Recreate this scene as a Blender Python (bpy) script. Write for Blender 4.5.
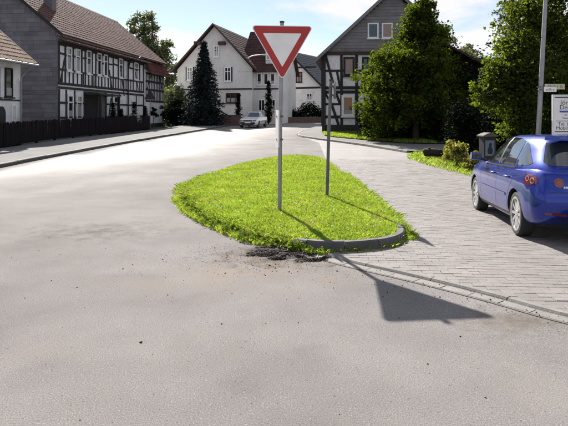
import bpy, bmesh, math, random
import numpy as np
from mathutils import Vector, Matrix
from mathutils.bvhtree import BVHTree
from mathutils.geometry import tessellate_polygon
R = math.radians
random.seed(7); rng = np.random.default_rng(11)
for o in list(bpy.data.objects): bpy.data.objects.remove(o)
S = bpy.context.scene
COL = S.collection

# ------------------------------------------------------------------ camera
F_PX, CX, HOR, CAM_H = 575.0, 284.0, 112.0, 1.70
cam_d = bpy.data.cameras.new('camera'); cam = bpy.data.objects.new('camera', cam_d); COL.objects.link(cam)
cam.location = (0, 0, CAM_H); cam.rotation_euler = (R(90), 0, 0)
cam_d.sensor_width = 36; cam_d.lens = 36*F_PX/568; cam_d.shift_y = -(213-HOR)/568
cam_d.clip_start = .05; cam_d.clip_end = 3000
S.camera = cam

# ------------------------------------------------------------------ world, sun, exposure
SUN_EL, SUN_AZ = R(34.4), R(-17.3)          # azimuth from +Y towards +X
W = bpy.data.worlds.new('World'); S.world = W; W.use_nodes = True
nt = W.node_tree; nt.nodes.clear()
def wn(t, **k):
    n = nt.nodes.new(t)
    for a, b in k.items(): setattr(n, a, b)
    return n
sky = wn('ShaderNodeTexSky', sky_type='NISHITA'); sky.sun_disc = False
sky.sun_elevation = SUN_EL; sky.sun_rotation = SUN_AZ; sky.air_density = 1.0; sky.dust_density = .2; sky.ozone_density = 1.5
tc = wn('ShaderNodeTexCoord'); sep = wn('ShaderNodeSeparateXYZ'); nt.links.new(tc.outputs['Generated'], sep.inputs[0])
ad = wn('ShaderNodeMath', operation='ADD'); ad.inputs[1].default_value = .16; nt.links.new(sep.outputs['Z'], ad.inputs[0])
mx = wn('ShaderNodeMath', operation='MAXIMUM'); mx.inputs[1].default_value = .08; nt.links.new(ad.outputs[0], mx.inputs[0])
dvx = wn('ShaderNodeMath', operation='DIVIDE'); nt.links.new(sep.outputs['X'], dvx.inputs[0]); nt.links.new(mx.outputs[0], dvx.inputs[1])
dvy = wn('ShaderNodeMath', operation='DIVIDE'); nt.links.new(sep.outputs['Y'], dvy.inputs[0]); nt.links.new(mx.outputs[0], dvy.inputs[1])
cmb = wn('ShaderNodeCombineXYZ'); nt.links.new(dvx.outputs[0], cmb.inputs[0]); nt.links.new(dvy.outputs[0], cmb.inputs[1])
cmb.inputs[2].default_value = 3.7
nz = wn('ShaderNodeTexNoise'); nz.inputs['Scale'].default_value = 1.15; nz.inputs['Detail'].default_value = 9; nz.inputs['Roughness'].default_value = .58
nz.inputs['Distortion'].default_value = .35
nt.links.new(cmb.outputs[0], nz.inputs['Vector'])
cr = wn('ShaderNodeValToRGB'); cr.color_ramp.elements[0].position = .45; cr.color_ramp.elements[1].position = .57
cr.color_ramp.elements[0].color = (.14, .14, .14, 1); cr.color_ramp.elements[1].color = (.95, .95, .95, 1)
nt.links.new(nz.outputs['Fac'], cr.inputs[0])
mixc = wn('ShaderNodeMixRGB'); nt.links.new(cr.outputs[0], mixc.inputs[0]); nt.links.new(sky.outputs[0], mixc.inputs[1])
mixc.inputs[2].default_value = (8.8, 8.7, 9.2, 1)
bg = wn('ShaderNodeBackground'); bg.inputs[1].default_value = .05; nt.links.new(mixc.outputs[0], bg.inputs[0])
wo = wn('ShaderNodeOutputWorld'); nt.links.new(bg.outputs[0], wo.inputs[0])
sd = bpy.data.lights.new('sun', 'SUN'); sd.energy = 5.0; sd.angle = R(.53); sd.color = (1, .955, .88)
sun = bpy.data.objects.new('sun', sd); COL.objects.link(sun)
sdir = Vector((math.sin(SUN_AZ)*math.cos(SUN_EL), math.cos(SUN_AZ)*math.cos(SUN_EL), math.sin(SUN_EL)))
sun.rotation_euler = sdir.to_track_quat('Z', 'Y').to_euler(); sun.location = (0, 0, 30)
S.view_settings.view_transform = 'Standard'; S.view_settings.look = 'None'
S.view_settings.exposure = 1.2; S.view_settings.gamma = 1; S.view_settings.use_curve_mapping = False
S.render.engine = 'CYCLES'

# ------------------------------------------------------------------ ground form and pixel helpers
def g(x, y):
    z = .0105*max(0, min(y, 120)-12)
    dx = min(x-4.6, 0)
    return z - .17*math.exp(-(dx/2.2)**2-((y-11.3)/4.0)**2)
def G(px, py, dz=0.0):
    """ground point seen at a pixel (ray onto the ground form)"""
    tx, tz = (px-CX)/F_PX, (HOR-py)/F_PX
    lo, hi = 1.5, 300.0
    for _ in range(60):
        m = .5*(lo+hi)
        if CAM_H+tz*m > g(tx*m, m)+dz: lo = m
        else: hi = m
    return (tx*lo, lo)
def AT(px, py, D): return Vector(((px-CX)/F_PX*D, D, CAM_H+(HOR-py)/F_PX*D))

# ------------------------------------------------------------------ materials
MATS = {}
def mat(name, col, rough=.8, var=.18, scale=6.0, bump=0.0, bscale=40.0, isl=0.0, metal=0.0, spec=.5, detail=6.0,
        fine=0.0, fscale=150.0, col2=None, col2scale=1.0, col2lo=.5, col2hi=.65, transl=0.0, tcol=None, coat=0.0, hue=0.0):
    if name in MATS: return MATS[name]
    m = bpy.data.materials.new(name); m.use_nodes = True; t = m.node_tree; L = t.links.new
    b = t.nodes['Principled BSDF']; b.inputs['Roughness'].default_value = rough; b.inputs['Metallic'].default_value = metal
    b.inputs['Specular IOR Level'].default_value = spec; b.inputs['Coat Weight'].default_value = coat
    b.inputs['Coat Roughness'].default_value = .04
    tcn = t.nodes.new('ShaderNodeTexCoord'); geo = t.nodes.new('ShaderNodeNewGeometry')
    vec = geo.outputs['Position']
    def noise(sc, det=6.0, ro=.55):
        n = t.nodes.new('ShaderNodeTexNoise'); n.inputs['Scale'].default_value = sc; n.inputs['Detail'].default_value = det
        n.inputs['Roughness'].default_value = ro; L(vec, n.inputs['Vector']); return n
    def mul(a, val_socket):
        v = t.nodes.new('ShaderNodeVectorMath'); v.operation = 'SCALE'; L(a, v.inputs[0]); L(val_socket, v.inputs['Scale']); return v.outputs[0]
    def rng_(sock, lo, hi, a=0.25, c=0.75):
        r = t.nodes.new('ShaderNodeMapRange'); r.inputs[1].default_value = a; r.inputs[2].default_value = c
        r.inputs[3].default_value = lo; r.inputs[4].default_value = hi; L(sock, r.inputs[0]); return r.outputs[0]
    rgb = t.nodes.new('ShaderNodeRGB'); rgb.outputs[0].default_value = (*col, 1); c = rgb.outputs[0]
    if col2 is not None:
        n2 = noise(col2scale, 8); f = rng_(n2.outputs['Fac'], 0, 1, col2lo, col2hi)
        mm = t.nodes.new('ShaderNodeMixRGB'); L(f, mm.inputs[0]); L(c, mm.inputs[1]); mm.inputs[2].default_value = (*col2, 1); c = mm.outputs[0]
    if var: c = mul(c, rng_(noise(scale, detail).outputs['Fac'], 1-var, 1+var))
    if fine: c = mul(c, rng_(noise(fscale, 3, .7).outputs['Fac'], 1-fine, 1+fine, .3, .7))
    if isl or hue:
        oi = t.nodes.new('ShaderNodeObjectInfo'); a = t.nodes.new('ShaderNodeMath'); a.operation = 'ADD'
        L(geo.outputs['Random Per Island'], a.inputs[0]); L(oi.outputs['Random'], a.inputs[1])
        fr = t.nodes.new('ShaderNodeMath'); fr.operation = 'FRACT'; L(a.outputs[0], fr.inputs[0])
        c = mul(c, rng_(fr.outputs[0], 1-isl, 1+isl, 0, 1))
        if hue:
            hs = t.nodes.new('ShaderNodeHueSaturation'); L(c, hs.inputs['Color']); L(rng_(fr.outputs[0], .5-hue, .5+hue, 0, 1), hs.inputs['Hue']); c = hs.outputs[0]
    L(c, b.inputs['Base Color'])
    if bump:
        bn = noise(bscale, 6, .65); bp = t.nodes.new('ShaderNodeBump'); bp.inputs['Strength'].default_value = bump
        bp.inputs['Distance'].default_value = .02; L(bn.outputs['Fac'], bp.inputs['Height']); L(bp.outputs[0], b.inputs['Normal'])
    if transl:
        tr = t.nodes.new('ShaderNodeBsdfTranslucent'); ms = t.nodes.new('ShaderNodeMixShader'); ms.inputs[0].default_value = transl
        if tcol:
            k = t.nodes.new('ShaderNodeMixRGB'); k.blend_type = 'MULTIPLY'; k.inputs[0].default_value = 1; L(c, k.inputs[1]); k.inputs[2].default_value = (*tcol, 1); L(k.outputs[0], tr.inputs[0])
        else: L(c, tr.inputs[0])
        L(b.outputs[0], ms.inputs[1]); L(tr.outputs[0], ms.inputs[2]); L(ms.outputs[0], t.nodes['Material Output'].inputs[0])
    MATS[name] = m
    return m

M_asphalt = mat('asphalt_old', (.228, .213, .206), .9, .10, 1.4, .5, 260, fine=.5, fscale=120, col2=(.18, .168, .163), col2scale=.5, col2lo=.42, col2hi=.68, spec=.5)
M_road = mat('asphalt_worn', (.20, .19, .18), .47, .16, .8, .30, 120, fine=.22, fscale=60, col2=(.15, .145, .14), col2scale=.35, col2lo=.45, col2hi=.6, spec=.5)
M_walk = mat('sidewalk_asphalt', (.18, .175, .17), .95, .15, 1.2, .4, 120, fine=.25, fscale=80, spec=.15)
M_kerb = mat('kerb_stone', (.085, .08, .077), .8, .2, 4, .5, 60, isl=.12, fine=.2)
M_kerbl = mat('kerb_stone_pale', (.185, .172, .162), .85, .25, 5, .4, 60, isl=.10, fine=.2)
M_paver = mat('paver_concrete', (.212, .192, .183), .82, .10, 3, .5, 90, isl=.10, fine=.3, fscale=120, col2=(.17, .155, .145), col2scale=.8, col2lo=.5, col2hi=.7, spec=.4)
M_joint = mat('paver_joint_sand', (.13, .115, .10), .95, .25, 20, .3, 80)
M_soil = mat('soil', (.045, .030, .020), .95, .4, 12, .9, 50, fine=.4, fscale=80)
M_mud = mat('dark_mud', (.034, .022, .015), .85, .4, 14, .9, 60, fine=.4, fscale=90)
M_dust = mat('dust', (.20, .165, .13), .95, .25, 3, .5, 120, fine=.4, fscale=110)
M_terrain = mat('terrain_grass', (.045, .060, .022), .95, .35, 1.5, .5, 30)
M_grass = mat('grass_blades', (.268, .368, .065), .6, .28, 2.2, isl=.30, hue=.02, transl=.55, tcol=(1.25, 1.2, .6), spec=.3, col2=(.33, .38, .11), col2scale=1.7, col2lo=.5, col2hi=.7)
M_weed = mat('weed_leaves', (.14, .20, .035), .85, .25, 2, isl=.4, hue=.02, transl=.45, tcol=(1.3, 1.25, .5), spec=.1)
M_slate = mat('slate_cladding', (.135, .122, .142), .7, .2, 2, .3, 60, isl=.22, fine=.15, fscale=50)
M_siding = mat('grey_siding', (.175, .165, .172), .7, .2, 2, .3, 60, isl=.12)
M_tileB = mat('roof_tile_brown', (.125, .068, .060), .9, .25, .6, .3, 60, isl=.22, fine=.2, fscale=40, spec=.12)
M_tileC = mat('roof_tile_red', (.12, .046, .042), .9, .22, .6, .3, 60, isl=.2, fine=.2, fscale=40, spec=.12)
M_tileA = mat('roof_tile_ochre', (.21, .14, .10), .9, .25, 1, .3, 60, isl=.22, fine=.2, fscale=40, spec=.12)
M_tileD = mat('roof_tile_dark_red', (.055, .022, .022), .9, .3, .5, .3, 60, isl=.25)
M_tileE = mat('roof_tile_slate_blue', (.012, .014, .026), .55, .3, .5, .3, 60, isl=.25)
M_white = mat('white_render', (.74, .73, .74), .9, .08, 1.5, .3, 50, col2=(.52, .50, .50), col2scale=.9, col2lo=.48, col2hi=.72, fine=.12, fscale=9)
M_whiteD = mat('white_render_old', (.66, .64, .62), .9, .1, 1.0, .3, 50, col2=(.50, .48, .465), col2scale=.5, col2lo=.45, col2hi=.7, fine=.1, fscale=7)
M_beam = mat('dark_timber', (.016, .013, .013), .75, .35, 6, .4, 40, isl=.3)
M_beamr = mat('brown_timber', (.05, .025, .018), .75, .3, 6, .4, 40, isl=.2)
M_found = mat('dark_plinth', (.028, .027, .028), .85, .3, 2, .5, 30)
M_frame = mat('white_frame', (.72, .71, .72), .45, .05, 3)
M_glass = mat('window_glass', (.012, .014, .016), .06, .3, 2, spec=.9)
M_curtain = mat('window_curtain', (.26, .16, .15), .35, .3, 9, spec=.7)
M_lace = mat('lace_curtain', (.30, .30, .31), .6, .25, 14, spec=.6)
M_orange = mat('window_ornament', (.38, .17, .05), .5, .3, 14)
M_fence = mat('dark_fence_wood', (.008, .005, .006), .85, .35, 5, .4, 60, isl=.35, spec=.15)
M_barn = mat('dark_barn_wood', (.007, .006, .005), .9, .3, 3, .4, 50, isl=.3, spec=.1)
M_metal = mat('galvanised_steel', (.30, .30, .31), .5, .18, 5, .1, 60, metal=.75)
M_metald = mat('dull_steel', (.15, .15, .155), .6, .2, 5, metal=.5)
M_sback = mat('sign_back_grey', (.22, .22, .23), .55, .1, 4, metal=.3)
M_swhite = mat('sign_white', (.88, .84, .82), .5, .05, 6, col2=(.80, .76, .74), col2scale=2.5)
M_sred = mat('sign_red', (.42, .022, .022), .45, .1, 6)
M_bark = mat('bark', (.07, .05, .038), .9, .35, 8, .8, 40)
M_cap = mat('black_plastic', (.015, .015, .016), .5, .2, 10)
M_leafG = mat('leaf_lime', (.029, .046, .008), .8, .15, .5, isl=.5, hue=.02, transl=.40, tcol=(4.8, 4.1, .8), spec=.12)
M_leafI = mat('leaf_green', (.033, .050, .010), .75, .15, .6, isl=.5, hue=.02, transl=.42, tcol=(4.6, 4.0, 1.0), spec=.18)
M_leafBg = mat('leaf_far', (.105, .125, .06), .55, .15, .3, isl=.45, hue=.02, transl=.35, tcol=(1.4, 1.3, .6))  # far foliage: distance haze put into the leaf colour by lightening it
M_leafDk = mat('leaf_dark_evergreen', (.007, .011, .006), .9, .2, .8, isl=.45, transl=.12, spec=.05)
M_needle = mat('spruce_needles', (.016, .026, .026), .8, .2, .8, isl=.4, transl=.08, spec=.15)
M_bush = mat('bush_yellow_green', (.24, .24, .05), .5, .2, 2, isl=.4, hue=.03, transl=.4, tcol=(1.3, 1.2, .6))
M_flower = mat('pale_blossom', (.5, .5, .48), .6, .1, 4, transl=.3)
M_stone = mat('pillar_stone', (.022, .022, .026), .8, .3, 6, .5, 50)
M_plaque = mat('pillar_panel', (.14, .17, .24), .6, .15, 6, .2, 50)
M_log = mat('old_log', (.03, .02, .015), .9, .4, 8, .8, 30)

# ------------------------------------------------------------------ mesh builder and object helpers
class MB:
    def __init__(s): s.v = []; s.f = []
    def quad(s, *p): n = len(s.v); s.v += [tuple(q) for q in p]; s.f.append(tuple(range(n, n+len(p))))
    def hexa(s, p):   # 8 points: bottom 4 ccw, top 4 ccw
        n = len(s.v); s.v += [tuple(q) for q in p]
        s.f += [(n+3, n+2, n+1, n), (n+4, n+5, n+6, n+7), (n, n+1, n+5, n+4), (n+1, n+2, n+6, n+5), (n+2, n+3, n+7, n+6), (n+3, n, n+4, n+7)]
    def box(s, x0, x1, y0, y1, z0, z1):
        s.hexa([(x0, y0, z0), (x1, y0, z0), (x1, y1, z0), (x0, y1, z0), (x0, y0, z1), (x1, y0, z1), (x1, y1, z1), (x0, y1, z1)])
    def tube(s, pts, rad, n=10, caps=True):
        pts = [Vector(p) for p in pts]; base = len(s.v); k = len(pts)
        rads = rad if isinstance(rad, (list, tuple)) else [rad]*k
        ref = None
        for i, p in enumerate(pts):
            d = (pts[min(i+1, k-1)]-pts[max(i-1, 0)]).normalized()
            if ref is None: ref = Vector((1, 0, 0)) if abs(d.x) < .8 else Vector((0, 1, 0))
            a = (ref-d*ref.dot(d)).normalized(); b = d.cross(a); ref = a
            for j in range(n):
                t = 2*math.pi*j/n; s.v.append(tuple(p+(a*math.cos(t)+b*math.sin(t))*rads[i]))
        for i in range(k-1):
            for j in range(n):
                q = base+i*n; s.f.append((q+j, q+(j+1) % n, q+n+(j+1) % n, q+n+j))
        if caps:
            s.f.append(tuple(base+j for j in reversed(range(n)))); s.f.append(tuple(base+(k-1)*n+j for j in range(n)))
    def prism(s, poly, axis_fn, d0, d1):   # poly list of 2D, axis_fn(a,b,d)->xyz
        n = len(s.v); k = len(poly)
        for d in (d0, d1):
            for a, b in poly: s.v.append(tuple(axis_fn(a, b, d)))
        s.f.append(tuple(n+j for j in reversed(range(k)))); s.f.append(tuple(n+k+j for j in range(k)))
        for j in range(k): s.f.append((n+j, n+(j+1) % k, n+k+(j+1) % k, n+k+j))
    def mesh(s, name, m):
        me = bpy.data.meshes.new(name); me.from_pydata(s.v, [], s.f); me.update()
        if m is not None: me.materials.append(m)
        return me
    def build(s, name, m, parent=None, smooth=None, fix=True):
        me = s.mesh(name, m)
        if fix or smooth: finish(me, smooth, fix)
        return link(name, me, parent)
def finish(me, smooth=None, fix=True, weld=False):
    bm = bmesh.new(); bm.from_mesh(me)
    if weld: bmesh.ops.remove_doubles(bm, verts=bm.verts, dist=1e-5)
    if fix: bmesh.ops.recalc_face_normals(bm, faces=bm.faces)
    if smooth:
        for f in bm.faces: f.smooth = True
        for e in bm.edges:
            if len(e.link_faces) == 2 and e.calc_face_angle(0) > R(smooth): e.smooth = False
    bm.to_mesh(me); bm.free()
def link(name, data, parent=None):
    o = bpy.data.objects.new(name, data); COL.objects.link(o); o.parent = parent; return o
def tag(o, label, cat, group=None):
    o['label'] = label; o['category'] = cat
    if group: o['group'] = group
    return o
def thing(name, label, cat, loc=(0, 0, 0), mtx=None, group=None):
    o = link(name, None); o.empty_display_size = .3
    if mtx is not None: o.matrix_world = mtx
    else: o.location = loc
    return tag(o, label, cat, group)
def struct(o): o['kind'] = 'structure'; return o
def stuff(o): o['kind'] = 'stuff'; return o
CUBES = {}
def cube(m, bevel=0.0):
    if m.name not in CUBES:
        b = MB(); b.box(-.5, .5, -.5, .5, -.5, .5); CUBES[m.name] = b.mesh('block', m)
    return CUBES[m.name]
def block(name, m, parent, c, size, rot=None):
    o = link(name, cube(m), parent); o.location = c; o.scale = size
    if rot is not None: o.rotation_euler = rot
    return o
def np_mesh(name, V, F, m, smooth=False):
    """V (n,3), F (k,c) equal-size faces"""
    me = bpy.data.meshes.new(name); n, k, c = len(V), len(F), F.shape[1]
    me.vertices.add(n); me.vertices.foreach_set('co', np.ascontiguousarray(V, dtype=np.float32).ravel())
    me.loops.add(k*c); me.loops.foreach_set('vertex_index', np.ascontiguousarray(F, dtype=np.int32).ravel())
    me.polygons.add(k); me.polygons.foreach_set('loop_start', np.arange(0, k*c, c, dtype=np.int32))
    me.polygons.foreach_set('loop_total', np.full(k, c, dtype=np.int32))
    me.update(calc_edges=True); me.materials.append(m); return me
def poly_bm(poly, step):
    """flat polygon as a bmesh cut by a grid"""
    bm = bmesh.new(); vs = [bm.verts.new((p[0], p[1], 0)) for p in poly]
    for t in tessellate_polygon([[Vector((p[0], p[1], 0)) for p in poly]]):
        try: bm.faces.new([vs[i] for i in t])
        except ValueError: pass
    xs = [p[0] for p in poly]; ys = [p[1] for p in poly]
    for ax, lo, hi in ((0, min(xs), max(xs)), (1, min(ys), max(ys))):
        k = math.floor(lo/step)+1
        while k*step < hi:
            co = [0, 0, 0]; no = [0, 0, 0]; co[ax] = k*step; no[ax] = 1
            bmesh.ops.bisect_plane(bm, geom=bm.verts[:]+bm.edges[:]+bm.faces[:], plane_co=co, plane_no=no); k += 1
    return bm
def sheet(name, poly, dz, m, step=1.0, parent=None, zf=None):
    bm = poly_bm(poly, step)
    for v in bm.verts: v.co.z = (zf(v.co.x, v.co.y) if zf else g(v.co.x, v.co.y))+dz
    bmesh.ops.recalc_face_normals(bm, faces=bm.faces)
    for f in bm.faces:
        if f.normal.z < 0: f.normal_flip()
        f.smooth = True
    me = bpy.data.meshes.new(name); bm.to_mesh(me); bm.free(); me.materials.append(m)
    return link(name, me, parent)
def inpoly(x, y, P):
    c = False; j = len(P)-1
    for i in range(len(P)):
        if (P[i][1] > y) != (P[j][1] > y) and x < (P[j][0]-P[i][0])*(y-P[i][1])/(P[j][1]-P[i][1])+P[i][0]: c = not c
        j = i
    return c
def inpoly_np(X, Y, P):
    c = np.zeros(len(X), bool); j = len(P)-1
    for i in range(len(P)):
        yi, yj = P[i][1], P[j][1]
        if yi != yj:
            c ^= ((yi > Y) != (yj > Y)) & (X < (P[j][0]-P[i][0])*(Y-yi)/(yj-yi)+P[i][0])
        j = i
    return c
def dist_poly(X, Y, P):
    d = np.full(len(X), 1e9)
    for i in range(len(P)):
        a = np.array(P[i]); b = np.array(P[(i+1) % len(P)]); ab = b-a; L2 = ab@ab+1e-12
        t = np.clip(((X-a[0])*ab[0]+(Y-a[1])*ab[1])/L2, 0, 1)
        d = np.minimum(d, np.hypot(X-a[0]-t*ab[0], Y-a[1]-t*ab[1]))
    return d
gv = np.vectorize(g)
def smooth_closed(P, n):
    """Catmull-Rom through closed points, resampled evenly to n points"""
    P = [np.array(p, float) for p in P]; k = len(P); out = []
    for i in range(k):
        p0, p1, p2, p3 = P[i-1], P[i], P[(i+1) % k], P[(i+2) % k]
        for t in np.linspace(0, 1, 12, endpoint=False):
            out.append(.5*((2*p1)+(-p0+p2)*t+(2*p0-5*p1+4*p2-p3)*t*t+(-p0+3*p1-3*p2+p3)*t**3))
    A = np.array(out+[out[0]]); d = np.r_[0, np.cumsum(np.hypot(*np.diff(A, axis=0).T))]
    s = np.linspace(0, d[-1], n, endpoint=False)
    return np.c_[np.interp(s, d, A[:, 0]), np.interp(s, d, A[:, 1])]
def smooth_open(P, step):
    P = [np.array(p, float) for p in P]; k = len(P); out = []
    for i in range(k-1):
        p0, p1, p2, p3 = P[max(i-1, 0)], P[i], P[i+1], P[min(i+2, k-1)]
        for t in np.linspace(0, 1, 12, endpoint=False):
            out.append(.5*((2*p1)+(-p0+p2)*t+(2*p0-5*p1+4*p2-p3)*t*t+(-p0+3*p1-3*p2+p3)*t**3))
    A = np.array(out+[P[-1]]); d = np.r_[0, np.cumsum(np.hypot(*np.diff(A, axis=0).T))]
    n = max(2, int(round(d[-1]/step))+1); s = np.linspace(0, d[-1], n)
    return np.c_[np.interp(s, d, A[:, 0]), np.interp(s, d, A[:, 1])]
def offset_curve(C, d, closed=False):
    T = np.roll(C, -1, 0)-np.roll(C, 1, 0) if closed else np.gradient(C, axis=0)
    T /= np.linalg.norm(T, axis=1)[:, None]+1e-9
    return C+np.c_[-T[:, 1], T[:, 0]]*d           # d > 0: to the left of travel
def kerb_stones(name, C, width, z0, z1, per, m, parent, gap=.012, closed=False, lean=.012, jitter=.006):
    """stones along a polyline C: each spans `per` segments, lies from the line to `width` left of it"""
    n = len(C); segs = n if closed else n-1; i = 0; inner = offset_curve(C, width, closed)
    while i < segs:
        j = min(i+per, segs); b = MB(); ring = []
        dzj = random.uniform(-jitter, jitter); off = random.uniform(-jitter, jitter)
        for k in range(i, j+1):
            a, q = C[k % n].copy(), inner[k % n].copy()
            if k == i: e = (C[(k+1) % n]-C[k % n]); e = e/np.linalg.norm(e)*gap*.5; a += e; q += e
            if k == j: e = (C[(k-1) % n]-C[k % n]); e = e/np.linalg.norm(e)*gap*.5; a += e; q += e
            nrm = (q-a)/np.linalg.norm(q-a); a = a+nrm*off; q = q+nrm*off
            gz = g(*a); ch = .018; z1v = z1(*a) if callable(z1) else z1
            pts = [(*a, gz+z0), (*(a+nrm*lean), gz+z1v-ch+dzj), (*(a+nrm*(lean+ch)), gz+z1v+dzj), (*(q-nrm*.006), gz+z1v+dzj), (*q, gz+z0)]
            ring.append(pts)
        for r_ in ring: b.v += r_
        K = 5
        for r in range(len(ring)-1):
            for c in range(K): b.f.append((r*K+c, r*K+(c+1) % K, (r+1)*K+(c+1) % K, (r+1)*K+c))
        b.f.append(tuple(range(K))); b.f.append(tuple((len(ring)-1)*K+c for c in reversed(range(K))))
        b.build(name, m, parent)
        i = j

# leaves / blades --------------------------------------------------
def leaf_cloud(P, size, m, name, aspect=.6, droop=0.0, updir=None):
    n = len(P); d = rng.normal(size=(n, 3)); d[:, 2] = d[:, 2]*.7-droop; d /= np.linalg.norm(d, axis=1)[:, None]
    r = rng.normal(size=(n, 3)); w = np.cross(d, r); w /= np.linalg.norm(w, axis=1)[:, None]+1e-9
    nn = np.cross(d, w)
    s = size*rng.uniform(.6, 1.35, n)[:, None]
    V = np.stack([P-d*s*.5, P+w*s*aspect*.5+nn*s*.08, P+d*s*.5, P-w*s*aspect*.5+nn*s*.08], 1).reshape(-1, 3)
    return np_mesh(name, V, np.arange(4*n).reshape(n, 4), m)
def crown_points(blobs, n, clump=.35, nclump=None, shell=.55):
    """blobs: (cx,cy,cz,rx,ry,rz); clumps mostly near the skin of the blobs, leaves gathered round clumps"""
    vol = np.array([b[3]*b[4]*b[5] for b in blobs])**.67; vol /= vol.sum()
    K = nclump or max(12, int(n/70)); idx = rng.choice(len(blobs), K, p=vol); B = np.array(blobs)[idx]
    d = rng.normal(size=(K, 3)); d /= np.linalg.norm(d, axis=1)[:, None]
    rr = np.where(rng.random(K) < .78, rng.uniform(shell, 1.05, K), rng.random(K)**.5)
    Cc = B[:, :3]+d*rr[:, None]*B[:, 3:]
    wts = rng.uniform(.3, 1.7, K); wts /= wts.sum()
    pi = rng.choice(K, n, p=wts); sc = (clump*rng.uniform(.5, 1.4, K))[pi]
    P = Cc[pi]+np.clip(rng.normal(size=(n, 3)), -1.7, 1.7)*sc[:, None]*np.array([.62, .62, .48])
    return P, Cc
def make_tree(name, label, cat, base, blobs, n, leaf, m, trunk_h, trunk_r, clump=.4, aspect=.65, limbs=7, group=None, nclump=None, bark=None, shell=.55):
    """blobs relative to the base"""
    t = thing(name, label, cat, base, group=group)
    P, Cc = crown_points(blobs, n, clump, nclump, shell)
    P = P[P[:, 2] > .03]
    link('crown', leaf_cloud(P, leaf, m, 'crown', aspect), t)
    b = MB(); top = max(q[2]+q[5]*.4 for q in blobs); r0 = trunk_r
    ax = [(0, 0, -.15), (random.uniform(-.04, .04), random.uniform(-.04, .04), trunk_h*.5), (random.uniform(-.1, .1), random.uniform(-.1, .1), trunk_h), (random.uniform(-.2, .2), random.uniform(-.2, .2), top)]
    b.tube(ax, [r0*1.25, r0, r0*.8, r0*.2], 9)
    sel = Cc[rng.choice(len(Cc), min(limbs, len(Cc)), replace=False)]
    for c in sel:
        z = trunk_h*random.uniform(.6, 1.0); s = Vector((ax[2][0]*z/trunk_h, ax[2][1]*z/trunk_h, z)); e = Vector(c)
        mid = s.lerp(e, .5)+Vector((0, 0, .12*(e-s).length*random.uniform(-.3, 1)))
        b.tube([s, mid, e], [r0*.42, r0*.26, r0*.07], 6)
    b.build('trunk', bark or M_bark, t, smooth=60)
    return t
def make_conifer(name, label, base, h, r, m, layers=22, per=16, seg=9, leaf=.16, narrow=False, group=None, droop=.25, z0=.05):
    t = thing(name, label, 'conifer', base, group=group)
    pts = []; 
    for i in range(layers):
        f = i/(layers-1); z = h*(z0+(1-z0)*f); rad = r*((1-f)**(.8 if not narrow else .55))*random.uniform(.82, 1.12)
        if narrow: rad *= min(1, .55+f*2.2)
        for j in range(max(4, int(per*(1-f*.6)))):
            a = random.uniform(0, 2*math.pi); L = rad*random.uniform(.7, 1.12)
            for k in range(seg):
                q = (k+.6)/seg; w = .10+.09*(1-q)*r
                for _ in range(3 if not narrow else 2):
                    pts.append((math.cos(a)*L*q+random.gauss(0, w*.5), math.sin(a)*L*q+random.gauss(0, w*.5), z-droop*L*q*q*1.3+(.9*L*q if narrow else .0)+random.gauss(0, w*.35)))
    for k in range(60):
        q = random.random(); pts.append((random.gauss(0, .10*(1-q)+.01), random.gauss(0, .10*(1-q)+.01), h*(.9+.14*q)))
    P = np.array(pts); P = P[P[:, 2] > .02]
    link('crown', leaf_cloud(P, leaf, m, 'crown', .35, .15), t)
    b = MB(); b.tube([(0, 0, -.1), (0, 0, h*.95)], [r*.07+.03, .015], 8); b.build('trunk', M_bark, t, smooth=60)
    return t
def blades(name, X, Y, Z, h, w, m, parent=None, lean=.55):
    n = len(X); a = rng.uniform(0, 2*np.pi, n); hh = h*rng.uniform(.45, 1.35, n); ww = w*rng.uniform(.6, 1.4, n)
    le = rng.normal(0, lean, (n, 2))*hh[:, None]
    B = np.c_[X, Y, Z]; sx = np.c_[np.cos(a)*ww*.5, np.sin(a)*ww*.5, np.zeros(n)]
    mid = B+np.c_[le*.35, hh*.6]; tip = B+np.c_[le, hh*.95]
    V = np.stack([B-sx, B+sx, mid+sx*.8, tip, mid-sx*.8], 1).reshape(-1, 3)
    F = np.arange(5*n).reshape(n, 5)
    me = np_mesh(name, V, F, m); return stuff(link(name, me, parent))

# ================================================================== THE SETTING
# terrain: one sheet to the horizon
xs = sorted(set([-900, -500, -250, -120, -60, -40] + list(range(-30, 31, 2)) + [40, 60, 120, 250, 500, 900]))
ys = sorted(set([-300, -120, -60, -30, -15] + list(range(-8, 61, 2)) + [70, 85, 100, 120, 160, 250, 400, 700, 1200]))
b = MB(); b.v = [(x, y, g(x, y)-.035) for y in ys for x in xs]
nx = len(xs); b.f = [(j*nx+i, j*nx+i+1, (j+1)*nx+i+1, (j+1)*nx+i) for j in range(len(ys)-1) for i in range(nx-1)]
struct(b.build('ground', M_terrain, smooth=60))

# curves on the ground (metres)
K_left = [(-9.6, -10), (-9.2, 0), (-8.7, 10), (-8.36, 17), (-8.25, 20), (-7.6, 28.5), (-6.1, 42), (-5.1, 52), (-4.0, 62), (-2.0, 70), (2, 77), (10, 84), (26, 92)]
K_right = [(4.75, 22.3), (3.8, 25.6), (2.75, 28.6), (1.6, 31.6), (.95, 34.0), (.82, 36.0), (1.0, 38.6), (1.5, 42), (3.1, 49.9), (6, 57), (12, 64), (26, 72)]
fence_line = [(-12.6, 6), (-12.1, 16), (-11.6, 24), (-11.5, 30), (-9.75, 41.8)]
gut_px = [(318, 252.5), (335, 259), (360, 265.5), (400, 274.5), (450, 286.5), (500, 299.5), (568, 318)]
gut = [G(*p) for p in gut_px]
gut += [(gut[-1][0]+.9, gut[-1][1]-.85), (gut[-1][0]+3, gut[-1][1]-2.4), (gut[-1][0]+9, gut[-1][1]-4.5)]
gut_c = smooth_open(gut, .1)
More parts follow.
